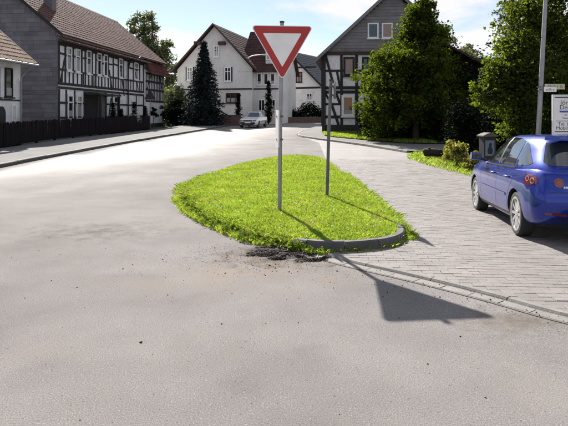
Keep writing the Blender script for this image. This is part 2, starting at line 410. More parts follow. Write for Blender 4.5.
island_px = [(345, 253), (375, 250.5), (397, 246), (406, 240), (403, 231), (391, 217), (377, 203), (361, 189), (346, 176), (334, 166), (321, 160), (300, 158),
             (275, 159.5), (250, 164), (225, 171), (202, 180), (189, 188), (186, 197), (193, 208), (208, 220), (230, 231), (256, 241), (285, 248), (315, 252.5)]
isl = smooth_closed([G(*p) for p in island_px], 180)
isl_in = offset_curve(isl, .12, True)
if np.hypot(*(isl_in-isl.mean(0)).T).mean() > np.hypot(*(isl-isl.mean(0)).T).mean():
    isl = isl[::-1].copy(); isl_in = offset_curve(isl, .12, True)

# asphalt of the junction (foreground) and the worn carriageway of the main road above it
KL = [tuple(p) for p in smooth_open(K_left, 1.5)]; KR = [tuple(p) for p in smooth_open(K_right, .8)]
asph = [(-9.7, -14)] + [(x+.05, y) for x, y in KL[1:]] + [(30, 88), (30, 74)] + [(x-.03, y) for x, y in KR[::-1]] + [(1.75, 27), (1.5, 20)] + [(.6, 12)] + [tuple(p) for p in gut_c] + [(14, -14)]
edge_near = [(-9.6, 6.0), (-7, 9.2), (-5.2, 11.2), (-3.9, 13.2), (-2.9, 16.0), (-1.7, 21.5), (-1.0, 26), (-.5, 31), (0, 37), (.6, 43), (2.6, 50), (6, 58), (12, 65), (26, 73)]
EN = [tuple(p) for p in smooth_open(edge_near, .6)]
main = [(x+.35, y) for x, y in KL if y > 4] + EN[::-1]
road = struct(sheet('road', asph, 0, M_asphalt, .6))
vc = np.zeros(len(road.data.vertices)*3, np.float32); road.data.vertices.foreach_get('co', vc); vc = vc.reshape(-1, 3)
sdist = dist_poly(vc[:, 0], vc[:, 1], EN)*np.where(inpoly_np(vc[:, 0], vc[:, 1], main), 1, -1)
at_ = road.data.attributes.new('polish', 'FLOAT', 'POINT'); at_.data.foreach_set('value', np.clip((sdist+1.0)/3.4, 0, 1).astype(np.float32))
t = M_asphalt.node_tree; bs = t.nodes['Principled BSDF']; an = t.nodes.new('ShaderNodeAttribute'); an.attribute_name = 'polish'
nn_ = t.nodes.new('ShaderNodeTexNoise'); nn_.inputs['Scale'].default_value = 1.1; nn_.inputs['Detail'].default_value = 5; ge_ = t.nodes.new('ShaderNodeNewGeometry')
mp_ = t.nodes.new('ShaderNodeMapping'); mp_.inputs['Scale'].default_value = (1.0, .22, 1); mp_.inputs['Rotation'].default_value = (0, 0, R(20)); t.links.new(ge_.outputs['Position'], mp_.inputs[0]); t.links.new(mp_.outputs[0], nn_.inputs['Vector'])
ma_ = t.nodes.new('ShaderNodeMath'); ma_.operation = 'MULTIPLY_ADD'; ma_.inputs[1].default_value = .5; ma_.inputs[2].default_value = -.25; t.links.new(nn_.outputs['Fac'], ma_.inputs[0])
mb_ = t.nodes.new('ShaderNodeMath'); mb_.operation = 'ADD'; mb_.use_clamp = True; t.links.new(an.outputs['Fac'], mb_.inputs[0]); t.links.new(ma_.outputs[0], mb_.inputs[1])
mr_ = t.nodes.new('ShaderNodeMapRange'); mr_.inputs[3].default_value = .95; mr_.inputs[4].default_value = .71; t.links.new(mb_.outputs[0], mr_.inputs[0]); t.links.new(mr_.outputs[0], bs.inputs['Roughness'])
ms_ = t.nodes.new('ShaderNodeMapRange'); ms_.inputs[3].default_value = .10; ms_.inputs[4].default_value = .19; t.links.new(mb_.outputs[0], ms_.inputs[0]); t.links.new(ms_.outputs[0], bs.inputs['Specular IOR Level'])
# tar specks, oil and dirt stains
cur = bs.inputs['Base Color'].links[0].from_socket
def speck(cur, scale, a, c, val, det=2.0, col=None):
    n_ = t.nodes.new('ShaderNodeTexNoise'); n_.inputs['Scale'].default_value = scale; n_.inputs['Detail'].default_value = det; t.links.new(ge_.outputs['Position'], n_.inputs['Vector'])
    q_ = t.nodes.new('ShaderNodeMapRange'); q_.inputs[1].default_value = a; q_.inputs[2].default_value = c; q_.inputs[3].default_value = 0; q_.inputs[4].default_value = val; t.links.new(n_.outputs['Fac'], q_.inputs[0])
    m_ = t.nodes.new('ShaderNodeMixRGB'); t.links.new(q_.outputs[0], m_.inputs[0]); t.links.new(cur, m_.inputs[1]); m_.inputs[2].default_value = (*(col or (.03, .027, .025)), 1); return m_.outputs[0]
cur = speck(cur, 44, .67, .71, .6); cur = speck(cur, 1.9, .58, .74, .22, 7.0, (.10, .09, .083)); cur = speck(cur, 60, .64, .70, .4, 2.0, (.46, .43, .41)); cur = speck(cur, .9, .56, .74, .22, 8.0, (.29, .245, .20))
def smear(cur, cx, cy, rx, ry, col, val, scale):
    """ragged patch of trodden-in dirt on the asphalt"""
    mp = t.nodes.new('ShaderNodeMapping'); mp.inputs['Location'].default_value = (-cx/rx, -cy/ry, 0); mp.inputs['Scale'].default_value = (1/rx, 1/ry, 0); t.links.new(ge_.outputs['Position'], mp.inputs[0])
    ln = t.nodes.new('ShaderNodeVectorMath'); ln.operation = 'LENGTH'; t.links.new(mp.outputs[0], ln.inputs[0])
    n_ = t.nodes.new('ShaderNodeTexNoise'); n_.inputs['Scale'].default_value = scale; n_.inputs['Detail'].default_value = 9; n_.inputs['Roughness'].default_value = .7; t.links.new(ge_.outputs['Position'], n_.inputs['Vector'])
    m1 = t.nodes.new('ShaderNodeMath'); m1.operation = 'MULTIPLY_ADD'; m1.inputs[1].default_value = 2.6; m1.inputs[2].default_value = -.75; t.links.new(n_.outputs['Fac'], m1.inputs[0])
    m2 = t.nodes.new('ShaderNodeMath'); m2.operation = 'SUBTRACT'; m2.use_clamp = True; t.links.new(m1.outputs[0], m2.inputs[0]); t.links.new(ln.outputs['Value'], m2.inputs[1])
    m3 = t.nodes.new('ShaderNodeMath'); m3.operation = 'MULTIPLY'; m3.use_clamp = True; m3.inputs[1].default_value = val; t.links.new(m2.outputs[0], m3.inputs[0])
    mx_ = t.nodes.new('ShaderNodeMixRGB'); t.links.new(m3.outputs[0], mx_.inputs[0]); t.links.new(cur, mx_.inputs[1]); mx_.inputs[2].default_value = (*col, 1); return mx_.outputs[0]
cur = smear(cur, -.1, 6.7, 1.5, 1.0, (.10, .072, .05), 1.5, 5.0); cur = smear(cur, -.4, 6.0, 2.6, 1.3, (.26, .215, .175), .9, 2.0)
cur = smear(cur, -2.6, 8.2, 1.9, 1.2, (.11, .10, .09), 1.1, 4.0); cur = smear(cur, 1.9, 4.7, 1.0, .7, (.13, .105, .08), 1.1, 5.0)
t.links.new(cur, bs.inputs['Base Color'])

# left pavement with kerb
walk = [(x-.13, y) for x, y in KL] + [(24, 100), (-6, 100), (-9, 60), (-9.2, 45)] + [(x+.05, y) for x, y in fence_line[::-1]] + [(-12.6, -10)]
WK = struct(sheet('pavement', walk, .10, M_walk, 1.0))
kl = np.array([p for p in smooth_open(K_left, .5) if 8 < p[1] < 66])
kerb_stones('kerb_stone', kl, .14, -.02, .115, 2, M_kerb, WK)
# corner pavement and lawn by the timber house on the right
walk2 = [(x+.1, y) for x, y in KR] + [(26, 40), (9, 33), (9, 22)]
WK2 = struct(sheet('corner_pavement', walk2, .09, M_walk, 1.0))
kr = smooth_open(K_right, .5); kr = kr[kr[:, 1] < 54]
kerb_stones('kerb_stone', kr[::-1], .13, -.02, .105, 2, M_kerbl, WK2)
lawn2 = [(2.45, 36.6), (2.35, 33.5), (2.9, 31.6), (4.2, 29), (5.6, 26.6), (11, 25), (13, 36), (5, 36.9)]

# paved side street
pav = [tuple(p) for p in gut_c] + [(30, -6), (30, 36), (9, 34)] + [(x-.02, y) for x, y in KR if y < 33] + [(1.72, 28.2), (1.45, 20), (.6, 12)]
M_pavfar = bpy.data.materials.new('paving_far'); M_pavfar.use_nodes = True
t = M_pavfar.node_tree; L = t.links.new; bs = t.nodes['Principled BSDF']; bs.inputs['Roughness'].default_value = .8
geo = t.nodes.new('ShaderNodeNewGeometry'); br = t.nodes.new('ShaderNodeTexBrick'); L(geo.outputs['Position'], br.inputs['Vector'])
br.inputs['Color1'].default_value = (.21, .195, .19, 1); br.inputs['Color2'].default_value = (.18, .168, .165, 1); br.inputs['Mortar'].default_value = (.13, .12, .112, 1)
br.inputs['Scale'].default_value = 1; br.inputs['Brick Width'].default_value = .20; br.inputs['Row Height'].default_value = .105; br.inputs['Mortar Size'].default_value = .006
n2 = t.nodes.new('ShaderNodeTexNoise'); n2.inputs['Scale'].default_value = .8; n2.inputs['Detail'].default_value = 8; L(geo.outputs['Position'], n2.inputs['Vector'])
mr = t.nodes.new('ShaderNodeMapRange'); mr.inputs[1].default_value = .3; mr.inputs[2].default_value = .7; mr.inputs[3].default_value = .8; mr.inputs[4].default_value = 1.12; L(n2.outputs['Fac'], mr.inputs[0])
vm = t.nodes.new('ShaderNodeVectorMath'); vm.operation = 'SCALE'; L(br.outputs['Color'], vm.inputs[0]); L(mr.outputs[0], vm.inputs['Scale']); L(vm.outputs[0], bs.inputs['Base Color'])
PAV = struct(sheet('paved_street', pav, .004, M_pavfar, .7))
# real pavers as far as they can be told apart
PL, PW, PH = .20, .105, .014
def paver_mesh(seed):
    r = random.Random(seed); b = MB(); hx, hy, c = PL/2-.0022, PW/2-.0022, .003
    j = [r.uniform(-.0018, .0018) for _ in range(8)]
    lo = [(-hx+j[0], -hy+j[1]), (hx+j[2], -hy+j[3]), (hx+j[4], hy+j[5]), (-hx+j[6], hy+j[7])]
    b.v = [(x, y, -.004) for x, y in lo]+[(x, y, PH-c) for x, y in lo]+[(x-math.copysign(c, x), y-math.copysign(c, y), PH+r.uniform(-.001, .001)) for x, y in lo]
    for k in range(4): b.f += [(k, (k+1) % 4, 4+(k+1) % 4, 4+k), (4+k, 4+(k+1) % 4, 8+(k+1) % 4, 8+k)]
    b.f.append((8, 9, 10, 11)); return b
variants = [paver_mesh(i) for i in range(6)]; vmesh = [v.mesh('paver', M_paver) for v in variants]
islP = [tuple(p) for p in isl]
cells = []; ang = R(-1.5); ca, sa = math.cos(ang), math.sin(ang)
gy = np.array(gut_c)
plot_in = [(4.9, 21), (4.9, 17), (5.2, 14.2), (7, 11.9), (13, 11), (13, 24)]
for row in range(-6, 195):
    for col in range(-20, 62):
        u, v = col*PL+(.5*PL if row % 2 else 0), row*PW
        x, y = u*ca-v*sa, u*sa+v*ca
        if y < -.5 or y > 19.5 or x > max(8.0, .50*y+.25) or x < .3 or inpoly(x, y, plot_in): continue
        gx = np.interp(x, gy[:, 0], gy[:, 1])
        if y < gx-.02: continue
        if inpoly(x, y, islP): continue
        if x < .6+.06*(y-8) : continue
        cells.append((x, y))
cells.sort(key=lambda p: p[1]+(60 if p[0] > .494*p[1]-.05 or p[1] < 4.2 else 0))
rest = MB()
for i, (x, y) in enumerate(cells):
    k = random.randrange(6); gx_ = (g(x+.05, y)-g(x-.05, y))/.1; gy_ = (g(x, y+.05)-g(x, y-.05))/.1
    ry = -math.atan(gx_)+random.gauss(0, .004); rx = math.atan(gy_)+random.gauss(0, .006); z = g(x, y)+.004+random.gauss(0, .0012)
    mtx = Matrix.Translation((x, y, z)) @ Matrix.Rotation(rx, 4, 'X') @ Matrix.Rotation(ry, 4, 'Y') @ Matrix.Rotation(ang+random.gauss(0, .008), 4, 'Z')
    dl = np.hypot(gut_c[:, 0]-x, gut_c[:, 1]-y); near = int(dl.argmin())
    if dl[near] < .24:            # cut to the line of the flat kerb
        bmv = bmesh.new(); bmv.from_mesh(vmesh[k]); bmv.transform(mtx); c0 = gut_c[near]; tg = gut_c[min(near+1, len(gut_c)-1)]-gut_c[max(near-1, 0)]; tg /= np.linalg.norm(tg); nn = np.array((-tg[1], tg[0]))
        q = c0+nn*.100; bmesh.ops.bisect_plane(bmv, geom=bmv.verts[:]+bmv.edges[:]+bmv.faces[:], plane_co=(q[0], q[1], 0), plane_no=(nn[0], nn[1], 0), clear_inner=True)
        if len(bmv.faces) > 2:
            bmesh.ops.holes_fill(bmv, edges=bmv.edges[:]); mm2 = bpy.data.meshes.new('paver'); bmv.to_mesh(mm2); mm2.materials.append(M_paver)
            if i < 300: link('paver', mm2, PAV)
            else:
                n = len(rest.v); rest.v += [tuple(v.co) for v in mm2.vertices]; rest.f += [tuple(n+q_ for q_ in p_.vertices) for p_ in mm2.polygons]
        bmv.free(); continue
    if i < 300:
        o = link('paver', vmesh[k], PAV); o.matrix_local = mtx
    else:
        n = len(rest.v); rest.v += [tuple(mtx @ Vector(p)) for p in variants[k].v]; rest.f += [tuple(n+q for q in f) for f in variants[k].f]
stuff(rest.build('pavers', M_paver, PAV, fix=False))
# sand bed in the joints
bed = [(x+.08, y+.10) for x, y in gut_c if x < 2.6] + [(4.4, 4.0), (6.9, 13.2), (2.2, 13.2), (1.2, 9)]
# flat kerb and gutter stones along the edge of the paving
GUT = struct(sheet('gutter_bed', [tuple(p) for p in offset_curve(gut_c, .02)]+[tuple(p) for p in offset_curve(gut_c, -.16)[::-1]], .005, M_joint, .5))
c1 = gut_c[gut_c[:, 0] < 4.6]
kerb_stones('kerb_stone', c1, .095, -.02, .026, 8, M_kerbl, GUT, gap=.010, jitter=.0018)
kerb_stones('gutter_stone', offset_curve(c1, -.155), .143, -.02, .008, 3, M_kerbl, GUT, gap=.012, lean=.004, jitter=.0015)

# ------------------------------------------------------------------ traffic island
ISL = thing('traffic_island', 'grassy raised traffic island ringed with dark kerb stones', 'traffic island', (0, 0, 0))
kerb_stones('kerb_stone', isl, .12, -.02, lambda x, y: .128 if (x > .1 and y < 8.2) else (.095 if x > .9 else .062), 3, M_kerb, ISL, closed=True, gap=.014, jitter=.01)
inner = [tuple(p) for p in isl_in[::2]]
iP = np.array(inner)
def mound(x, y):
    d = float(dist_poly(np.array([x]), np.array([y]), inner)[0])
    return g(x, y)+.10+.07*(1-math.exp(-d/.8))
sheet('soil_mound', inner, 0, M_soil, .35, ISL, zf=mound)
def scatter(P, n, wt=None):
    P = np.array(P); lo, hi = P.min(0), P.max(0); X = rng.uniform(lo[0], hi[0], n); Y = rng.uniform(lo[1], hi[1], n)
    k = inpoly_np(X, Y, P)
    if wt is not None: k &= rng.random(n) < wt(X, Y)
    return X[k], Y[k]
X, Y = scatter(inner, 560000, lambda x, y: np.clip((8.0/y)**1.7, 0, 1))
d = dist_poly(X, Y, inner); Z = gv(X, Y)+.10+.07*(1-np.exp(-d/.8))-.005
blades('grass', X, Y, Z, .046, .0075, M_grass, ISL)
# grass that spills over the kerb (wide on the road side and along the paving edge)
out = [tuple(p) for p in offset_curve(isl, -.42, True)]
def spill(x, y):
    d = dist_poly(x, y, islP); left = np.clip((-.3-x+.25*(9.5-y))*.9, 0, 1)*.13+.03
    wid = np.where(x > .6, np.where(y > 7.6, .11, .02), .07+left)
    ang_ = np.sin(x*4.1+y*3.3)*.5+np.sin(x*9+y*7)*.3
    return np.where(inpoly_np(x, y, islP), np.where(d < .2, 1.0, 0), (d < wid*(1+.3*ang_)+rng.normal(0, .02, len(x))).astype(float))
X, Y = scatter(out, 420000, spill)
ins = inpoly_np(X, Y, islP)
k = (Y < 15)
X, Y, ins = X[k], Y[k], ins[k]
keepf = ~(ins & (X > .12) & (Y < 8.2) & (rng.random(len(X)) < .97))
X, Y, ins = X[keepf], Y[keepf], ins[keepf]
blades('edge_grass', X, Y, gv(X, Y)+np.where(ins, .06, .0), .066, .0085, M_grass, ISL, lean=.8)
# leafy weeds along the front edge
fr = isl[(isl[:, 0] < .55) & (isl[:, 1] < 11.2)]
pts = []
for _ in range(95):
    c = fr[rng.integers(len(fr))]; cx_, cy_ = c[0]+rng.normal(0, .07), c[1]+rng.normal(-.05, .08); r_ = rng.uniform(.03, .09)
    for _ in range(int(rng.integers(20, 60))):
        a = rng.uniform(0, 6.28); q = r_*math.sqrt(rng.random()); pts.append((cx_+q*math.cos(a), cy_+q*math.sin(a), g(cx_, cy_)+.03+rng.uniform(0, .12)*(1-q/r_*.5)))
stuff(link('weeds', leaf_cloud(np.array(pts), .042, M_weed, 'weeds', .55), ISL))
# small white clover heads and fallen leaves
X, Y = scatter(inner, 2600, lambda x, y: np.clip((9/y)**2, 0, 1)*.45); d = dist_poly(X, Y, inner)
stuff(link('clover', leaf_cloud(np.c_[X, Y, gv(X, Y)+.15+.07*(1-np.exp(-d/.8))+rng.uniform(0, .03, len(X))], .022, M_flower, 'clover', .9), ISL))

# ------------------------------------------------------------------ dirt on the road
def clods(name, X, Y, s, m, flat=.6, dz=0.0):
    ico = bmesh.new(); bmesh.ops.create_icosphere(ico, subdivisions=1, radius=1); iv = np.array([v.co[:] for v in ico.verts]); fi = np.array([[v.index for v in f.verts] for f in ico.faces]); ico.free()
    n = len(X); nv = len(iv)
    V = iv[None]*(1+rng.normal(0, .22, (n, nv, 1)))*s[:, None, None]*np.array([1, 1, flat])
    a = rng.uniform(0, 6.28, n); V = np.stack([V[..., 0]*np.cos(a)[:, None]-V[..., 1]*np.sin(a)[:, None]*.7, V[..., 0]*np.sin(a)[:, None]+V[..., 1]*np.cos(a)[:, None]*.7, V[..., 2]], -1)
    V += np.c_[X, Y, gv(X, Y)+dz+s*flat*.3][:, None, :]
    Fc = (fi[None]+(np.arange(n)*nv)[:, None, None]).reshape(-1, 3)
    return stuff(link(name, np_mesh(name, V.reshape(-1, 3), Fc, m)))
# mud ridges in front of the island
mx0, mx1, my0, my1 = -.85, .80, 5.9, 7.75
N, Mm = 90, 110
gx = np.linspace(mx0, mx1, N); gyy = np.linspace(my0, my1, Mm); XX, YY = np.meshgrid(gx, gyy)
from mathutils import noise as mn
def nzf(x, y, s, o=0): return mn.noise(Vector((x*s, y*s, o)))
H = np.zeros_like(XX)
ridges = [((254, 250), (322, 249), .10, .06), ((246, 255), (300, 253), .07, .04), ((252, 252.5), (322, 250), .05, .04), ((268, 259), (304, 256), .06, .045), ((296, 262), (336, 257.5), .05, .032), ((276, 255.5), (334, 253.5), .04, .03)]
for (a, b_, w_, h_) in ridges:
    A_, B_ = np.array(G(*a)), np.array(G(*b_)); ab = B_-A_; tt = np.clip(((XX-A_[0])*ab[0]+(YY-A_[1])*ab[1])/(ab@ab), 0, 1)
    dd = np.hypot(XX-A_[0]-tt*ab[0], YY-A_[1]-tt*ab[1]); H = np.maximum(H, h_*.62*np.exp(-(dd/w_)**2)*(.55+.45*np.sin(tt*math.pi)**.5))
for i in range(Mm):
    for j in range(N):
        x, y = XX[i, j], YY[i, j]
        H[i, j] = H[i, j]*(1+.55*mn.noise(Vector((x*2.5, y*15, 2)))+.45*mn.noise(Vector((x*9, y*30, 5)))) - .0085 + .003*mn.noise(Vector((x*6, y*20, 9)))
Zm = gv(XX, YY)+H+.004
keep = H > -.004
V = np.c_[XX.ravel(), YY.ravel(), Zm.ravel()]; idx = np.arange(N*Mm).reshape(Mm, N)
Fq = np.stack([idx[:-1, :-1], idx[:-1, 1:], idx[1:, 1:], idx[1:, :-1]], -1).reshape(-1, 4)
Fq = Fq[keep.ravel()[Fq].any(1)]
mm_ = np_mesh('mud', V, Fq, M_mud); finish(mm_, 40, True)
o = stuff(link('mud', mm_)); tag(o, 'dark mud ridges churned up at the front edge of the grassy island', 'mud')
hx_, hy_, hz_ = [], [], []
for (a, b_, w_, h_) in ridges:
    A_, B_ = np.array(G(*a)), np.array(G(*b_)); nq = int(2600*np.hypot(*(B_-A_))*w_/.07); tt = rng.beta(1.3, 1.3, nq); q_ = rng.normal(0, w_*.55, nq)
    dn = np.array((-(B_-A_)[1], (B_-A_)[0]))/np.hypot(*(B_-A_)); wob = .03*np.sin(tt*9+h_*200)
    hx_.append(A_[0]+(B_-A_)[0]*tt+dn[0]*(q_+wob)); hy_.append(A_[1]+(B_-A_)[1]*tt+dn[1]*(q_+wob)); hz_.append(h_*.75*np.exp(-(q_/w_)**2)*rng.uniform(.2, 1.05, nq)*np.sin(tt*math.pi)**.4)
hx_, hy_, hz_ = map(np.concatenate, (hx_, hy_, hz_)); k = ~inpoly_np(hx_, hy_, islP)
o = clods('mud_crumbs', hx_[k], hy_[k], np.exp(rng.normal(-5.0, .42, k.sum())), M_mud, .6, hz_[k]); tag(o, 'heaped brown-black soil crumbs on the mud ridges by the island', 'soil')
n = 500; a = rng.normal(0, 1, (n, 2)); X = -.05+a[:, 0]*.55; Y = 6.75+a[:, 1]*.38+X*-.05
k = ~inpoly_np(X, Y, islP); o = clods('soil_crumbs', X[k], Y[k], np.exp(rng.normal(-5.55, .55, k.sum())), M_mud); tag(o, 'dark soil crumbs scattered round the mud ridges', 'soil')
n = 7000; a = rng.normal(0, 1, (n, 2)); X = -.15+a[:, 0]*.75; Y = 6.65+a[:, 1]*.42+X*-.08
k = ~inpoly_np(X, Y, islP) & (Y < np.interp(X, gy[:, 0], gy[:, 1], left=20)-.02); o = clods('soil_dust', X[k], Y[k], np.exp(rng.normal(-6.3, .4, k.sum())), M_soil, .5); tag(o, 'fine brown soil spread thinly before the grassy island', 'soil')
n = 620; X = rng.uniform(-4.8, 2.4, n); Y = rng.gamma(5, .95, n)+1.9; wt = np.exp(-((Y-6.6)/1.8)**2)*.8+.16
k = (rng.random(n) < wt) & ~inpoly_np(X, Y, islP) & (Y < np.interp(X, gy[:, 0], gy[:, 1], left=20)-.05) & (Y > 2)
o = clods('road_grit', X[k], Y[k], np.exp(rng.normal(-5.6, .5, k.sum())), M_mud, .7); tag(o, 'loose dark grit spread over the junction asphalt', 'grit')
n = 420; tq = rng.integers(0, len(c1), n); X = c1[tq, 0]+rng.normal(-.12, .2, n); Y = c1[tq, 1]+rng.normal(-.15, .16, n)
o = clods('gutter_grit', X, Y, np.exp(rng.normal(-5.75, .5, n)), M_mud, .7, .012); tag(o, 'crumbs of grit lying along the pale gutter stones', 'grit')
# dust fan round the mud and patched asphalt: thin sheets with ragged edges
def ragged(cx, cy, rx, ry, n=46, amp=.25, seed=0):
    return [(cx+rx*(1+amp*mn.noise(Vector((math.cos(a)*2+seed, math.sin(a)*2, 1.3))))*math.cos(a)*(1+.12*random.uniform(-1, 1)), cy+ry*(1+amp*mn.noise(Vector((math.cos(a)*2+seed, math.sin(a)*2, 7.7))))*math.sin(a)*(1+.12*random.uniform(-1, 1))) for a in np.linspace(0, 6.283, n, endpoint=False)]

# grass plot beside the paved street
plot = [G(407, 157.5), G(416, 153), G(430, 151), (9, 24.5), (13, 23), (13, 10.5), (6.6, 11.6), G(478, 179), G(466, 176), G(452, 172.5), G(430, 167), G(416, 162)]
plot_s = [tuple(p) for p in smooth_closed(plot, 60)]
o = struct(sheet('grass_plot', plot_s, .016, M_terrain, .7))
X, Y = scatter(plot_s, 75000, lambda x, y: (x < .52*y+.6).astype(float)*np.clip((14/y), 0, 1)); stuff(blades('grass', X, Y, gv(X, Y)+.014, .10, .016, M_grass, o))
o = struct(sheet('front_lawn', lawn2, .13, M_terrain, 1.0))
X, Y = scatter(lawn2, 60000, lambda x, y: (x < 7).astype(float)); stuff(blades('grass', X, Y, gv(X, Y)+.12, .12, .03, M_grass, o))

# ================================================================== HOUSES
class House:
    """local frame: u along the street side (receding), v across the gable (leftwards), z up; street side is v=0, gable is u=0"""
    def __init__(s, name, label, O, ang):
        u = Vector((math.sin(ang), math.cos(ang), 0)); v = Vector((-u.y, u.x, 0)); s.z0 = g(*O)
        s.M = Matrix(((u.x, v.x, 0, O[0]), (u.y, v.y, 0, O[1]), (0, 0, 1, s.z0), (0, 0, 0, 1)))
        s.I = s.M.inverted(); s.t = thing(name, label, 'house', mtx=s.M)
    def hit(s, px, py, plane, at=0.0):
        o = s.I @ Vector((0, 0, CAM_H)); d = s.I.to_3x3() @ Vector(((px-CX)/F_PX, 1, (HOR-py)/F_PX))
        k = 1 if plane == 'side' else 0
        q = o+d*((at-o[k])/d[k]); return (q.x if plane == 'side' else q.y), q.z
    def P(s, plane, a, z, out):   # point on a wall, `out` metres proud of it
        return Vector((a, -out, z)) if plane == 'side' else Vector((-out, a, z))
    def bar(s, plane, a0, z0, a1, z1, w, out=.03, m=None, name='timber_beam', base=0.0, depth=None):
        """a beam between two wall points"""
        c = s.P(plane, (a0+a1)/2, (z0+z1)/2, base+out/2); L = math.hypot(a1-a0, z1-z0); an = math.atan2(z1-z0, a1-a0)
        if name == 'timber_beam': an += random.gauss(0, .010 if L < 4 else .002); w *= random.uniform(.88, 1.14)
        o = link(name, cube(m or M_beam), s.t); o.location = c
        if plane == 'side': o.scale = (L, out, w); o.rotation_euler = (0, -an, 0)
        else: o.scale = (out, L, w); o.rotation_euler = (an, 0, 0)
        return o
    def bpx(s, plane, x0, y0, x1, y1, w, **k):
        a0, z0 = s.hit(x0, y0, plane, k.get('at', 0)); a1, z1 = s.hit(x1, y1, plane, k.pop('at', 0)); return s.bar(plane, a0, z0, a1, z1, w, **k)
    def window(s, plane, a0, a1, z0, z1, fw=.07, m=None, glass=None, mull=1, trans=0, sill=True, base=0.0, name='window'):
        if a0 > a1: a0, a1 = a1, a0
        b = MB(); X = lambda a, z, o: tuple(s.P(plane, a, z, o))
        def bx(p0, p1, q0, q1, o0, o1):
            b.hexa([X(p0, q0, o0), X(p1, q0, o0), X(p1, q0, o1), X(p0, q0, o1), X(p0, q1, o0), X(p1, q1, o0), X(p1, q1, o1), X(p0, q1, o1)])
        o0, o1 = base-.01, base+.06
        bx(a0, a0+fw, z0, z1, o0, o1); bx(a1-fw, a1, z0, z1, o0, o1); bx(a0+fw, a1-fw, z0, z0+fw, o0, o1-.001); bx(a0+fw, a1-fw, z1-fw, z1, o0, o1-.001)
        for i in range(mull):
            c = a0+(a1-a0)*(i+1)/(mull+1); bx(c-fw*.4, c+fw*.4, z0+fw, z1-fw, o0, o1-.008)
        if trans:
            c = z0+(z1-z0)*trans; bx(a0+fw, a1-fw, c-fw*.35, c+fw*.35, o0, o1-.012)
        w = b.build(name, m or M_frame, s.t)
        p = MB(); p.quad(X(a0+.01, z0+.01, base+.02), X(a1-.01, z0+.01, base+.02), X(a1-.01, z1-.01, base+.02), X(a0+.01, z1-.01, base+.02))
        p.build('pane', glass or M_glass, w, fix=False)
        if glass is None and random.random() < .6:
            q = MB(); b = q; f_ = random.uniform(.3, .6); n_ = 9
            for i_ in range(n_):
                p0, p1 = a0+fw+(a1-a0-2*fw)*i_/n_, a0+fw+(a1-a0-2*fw)*(i_+1)/n_; dd_ = .004*(i_ % 2)
                q.quad(X(p0, z0+fw, base+.022+dd_), X(p1, z0+fw, base+.026-dd_), X(p1, z0+(z1-z0)*f_, base+.026-dd_), X(p0, z0+(z1-z0)*f_, base+.022+dd_))
            q.build('curtain', M_lace, w, fix=False)
        if sill:
            q = MB(); b = q; bx(a0-.06, a1+.06, z0-.07, z0-.004, base-.01, base+.13); q.build('sill', m or M_frame, w)
        return w
    def wpx(s, plane, x0, y0, x1, y1, **k):
        at = k.pop('at', 0); xm, ym = (x0+x1)/2, (y0+y1)/2
        a0, _ = s.hit(x0, ym, plane, at); a1, _ = s.hit(x1, ym, plane, at); _, z0 = s.hit(xm, y1, plane, at); _, z1 = s.hit(xm, y0, plane, at)
        return s.window(plane, a0, a1, z0, z1, **k)
    def body(s, L, Wd, he, hr, m, name='wall', u0=0.0, v0=0.0):
        b = MB(); b.prism([(v0, -.3), (v0+Wd, -.3), (v0+Wd, he), (v0+Wd/2, hr), (v0, he)], lambda a, c, d: (d, a, c), u0, u0+L); return b.build(name, m, s.t)
    def slope(s, u0, u1, e, r, m, tw=.26, th=.34, thick=.05, name='roof', tiles=True, swap=False):
        """roof plane from the eave line e=(v,z) to the ridge line r=(v,z); tiles as real overlapping pieces"""
        ev, ez = e; dv, dz = r[0]-ev, r[1]-ez; Ls = math.hypot(dv, dz); dv /= Ls; dz /= Ls
        nv, nz_ = (-dz, dv) if dv > 0 else (dz, -dv)
        pt = (lambda u, q, h: (ev+dv*q+nv*h, u, ez+dz*q+nz_*h)) if swap else (lambda u, q, h: (u, ev+dv*q+nv*h, ez+dz*q+nz_*h))
        b = MB(); b.hexa([pt(u0, 0, -thick), pt(u1, 0, -thick), pt(u1, Ls, -thick), pt(u0, Ls, -thick), pt(u0, 0, 0), pt(u1, 0, 0), pt(u1, Ls, 0), pt(u0, Ls, 0)])
        ro = b.build(name, m, s.t)
        if not tiles: return ro
        nr = max(1, round(Ls/th)); th = Ls/nr; nc = max(1, round((u1-u0)/tw)); tw = (u1-u0)/nc; k = MB()
        for i in range(nr):
            for j in range(nc):
                q0, q1 = i*th-.03, (i+1)*th+.03; a = u0+j*tw+.006; c = a+tw-.012; l = .045+random.uniform(-.006, .006); w = random.uniform(-.004, .004)
                mid = (a+c)/2; hump = .02
                n = len(k.v)
                k.v += [pt(a, q0, .005), pt(c, q0, .005), pt(c, q1, .005), pt(a, q1, .005), pt(a, q0, l+w), pt(mid, q0, l+hump), pt(c, q0, l-w), pt(c, q1, .018), pt(mid, q1, .018+hump), pt(a, q1, .018)]
                k.f += [(n, n+1, n+6, n+5, n+4), (n+4, n+5, n+8, n+9), (n+5, n+6, n+7, n+8), (n+1, n+2, n+7, n+6), (n+3, n, n+4, n+9)]
        stuff(k.build('roof_tiles', m, ro, fix=False)); return ro
    def verge(s, u0, u1, e, r, m, h=.2):
        b = MB(); b.hexa([(u0, e[0], e[1]-h), (u1, e[0], e[1]-h), (u1, r[0], r[1]-h), (u0, r[0], r[1]-h), (u0, e[0], e[1]), (u1, e[0], e[1]), (u1, r[0], r[1]), (u0, r[0], r[1])]); return b.build('verge_board', m, s.t)
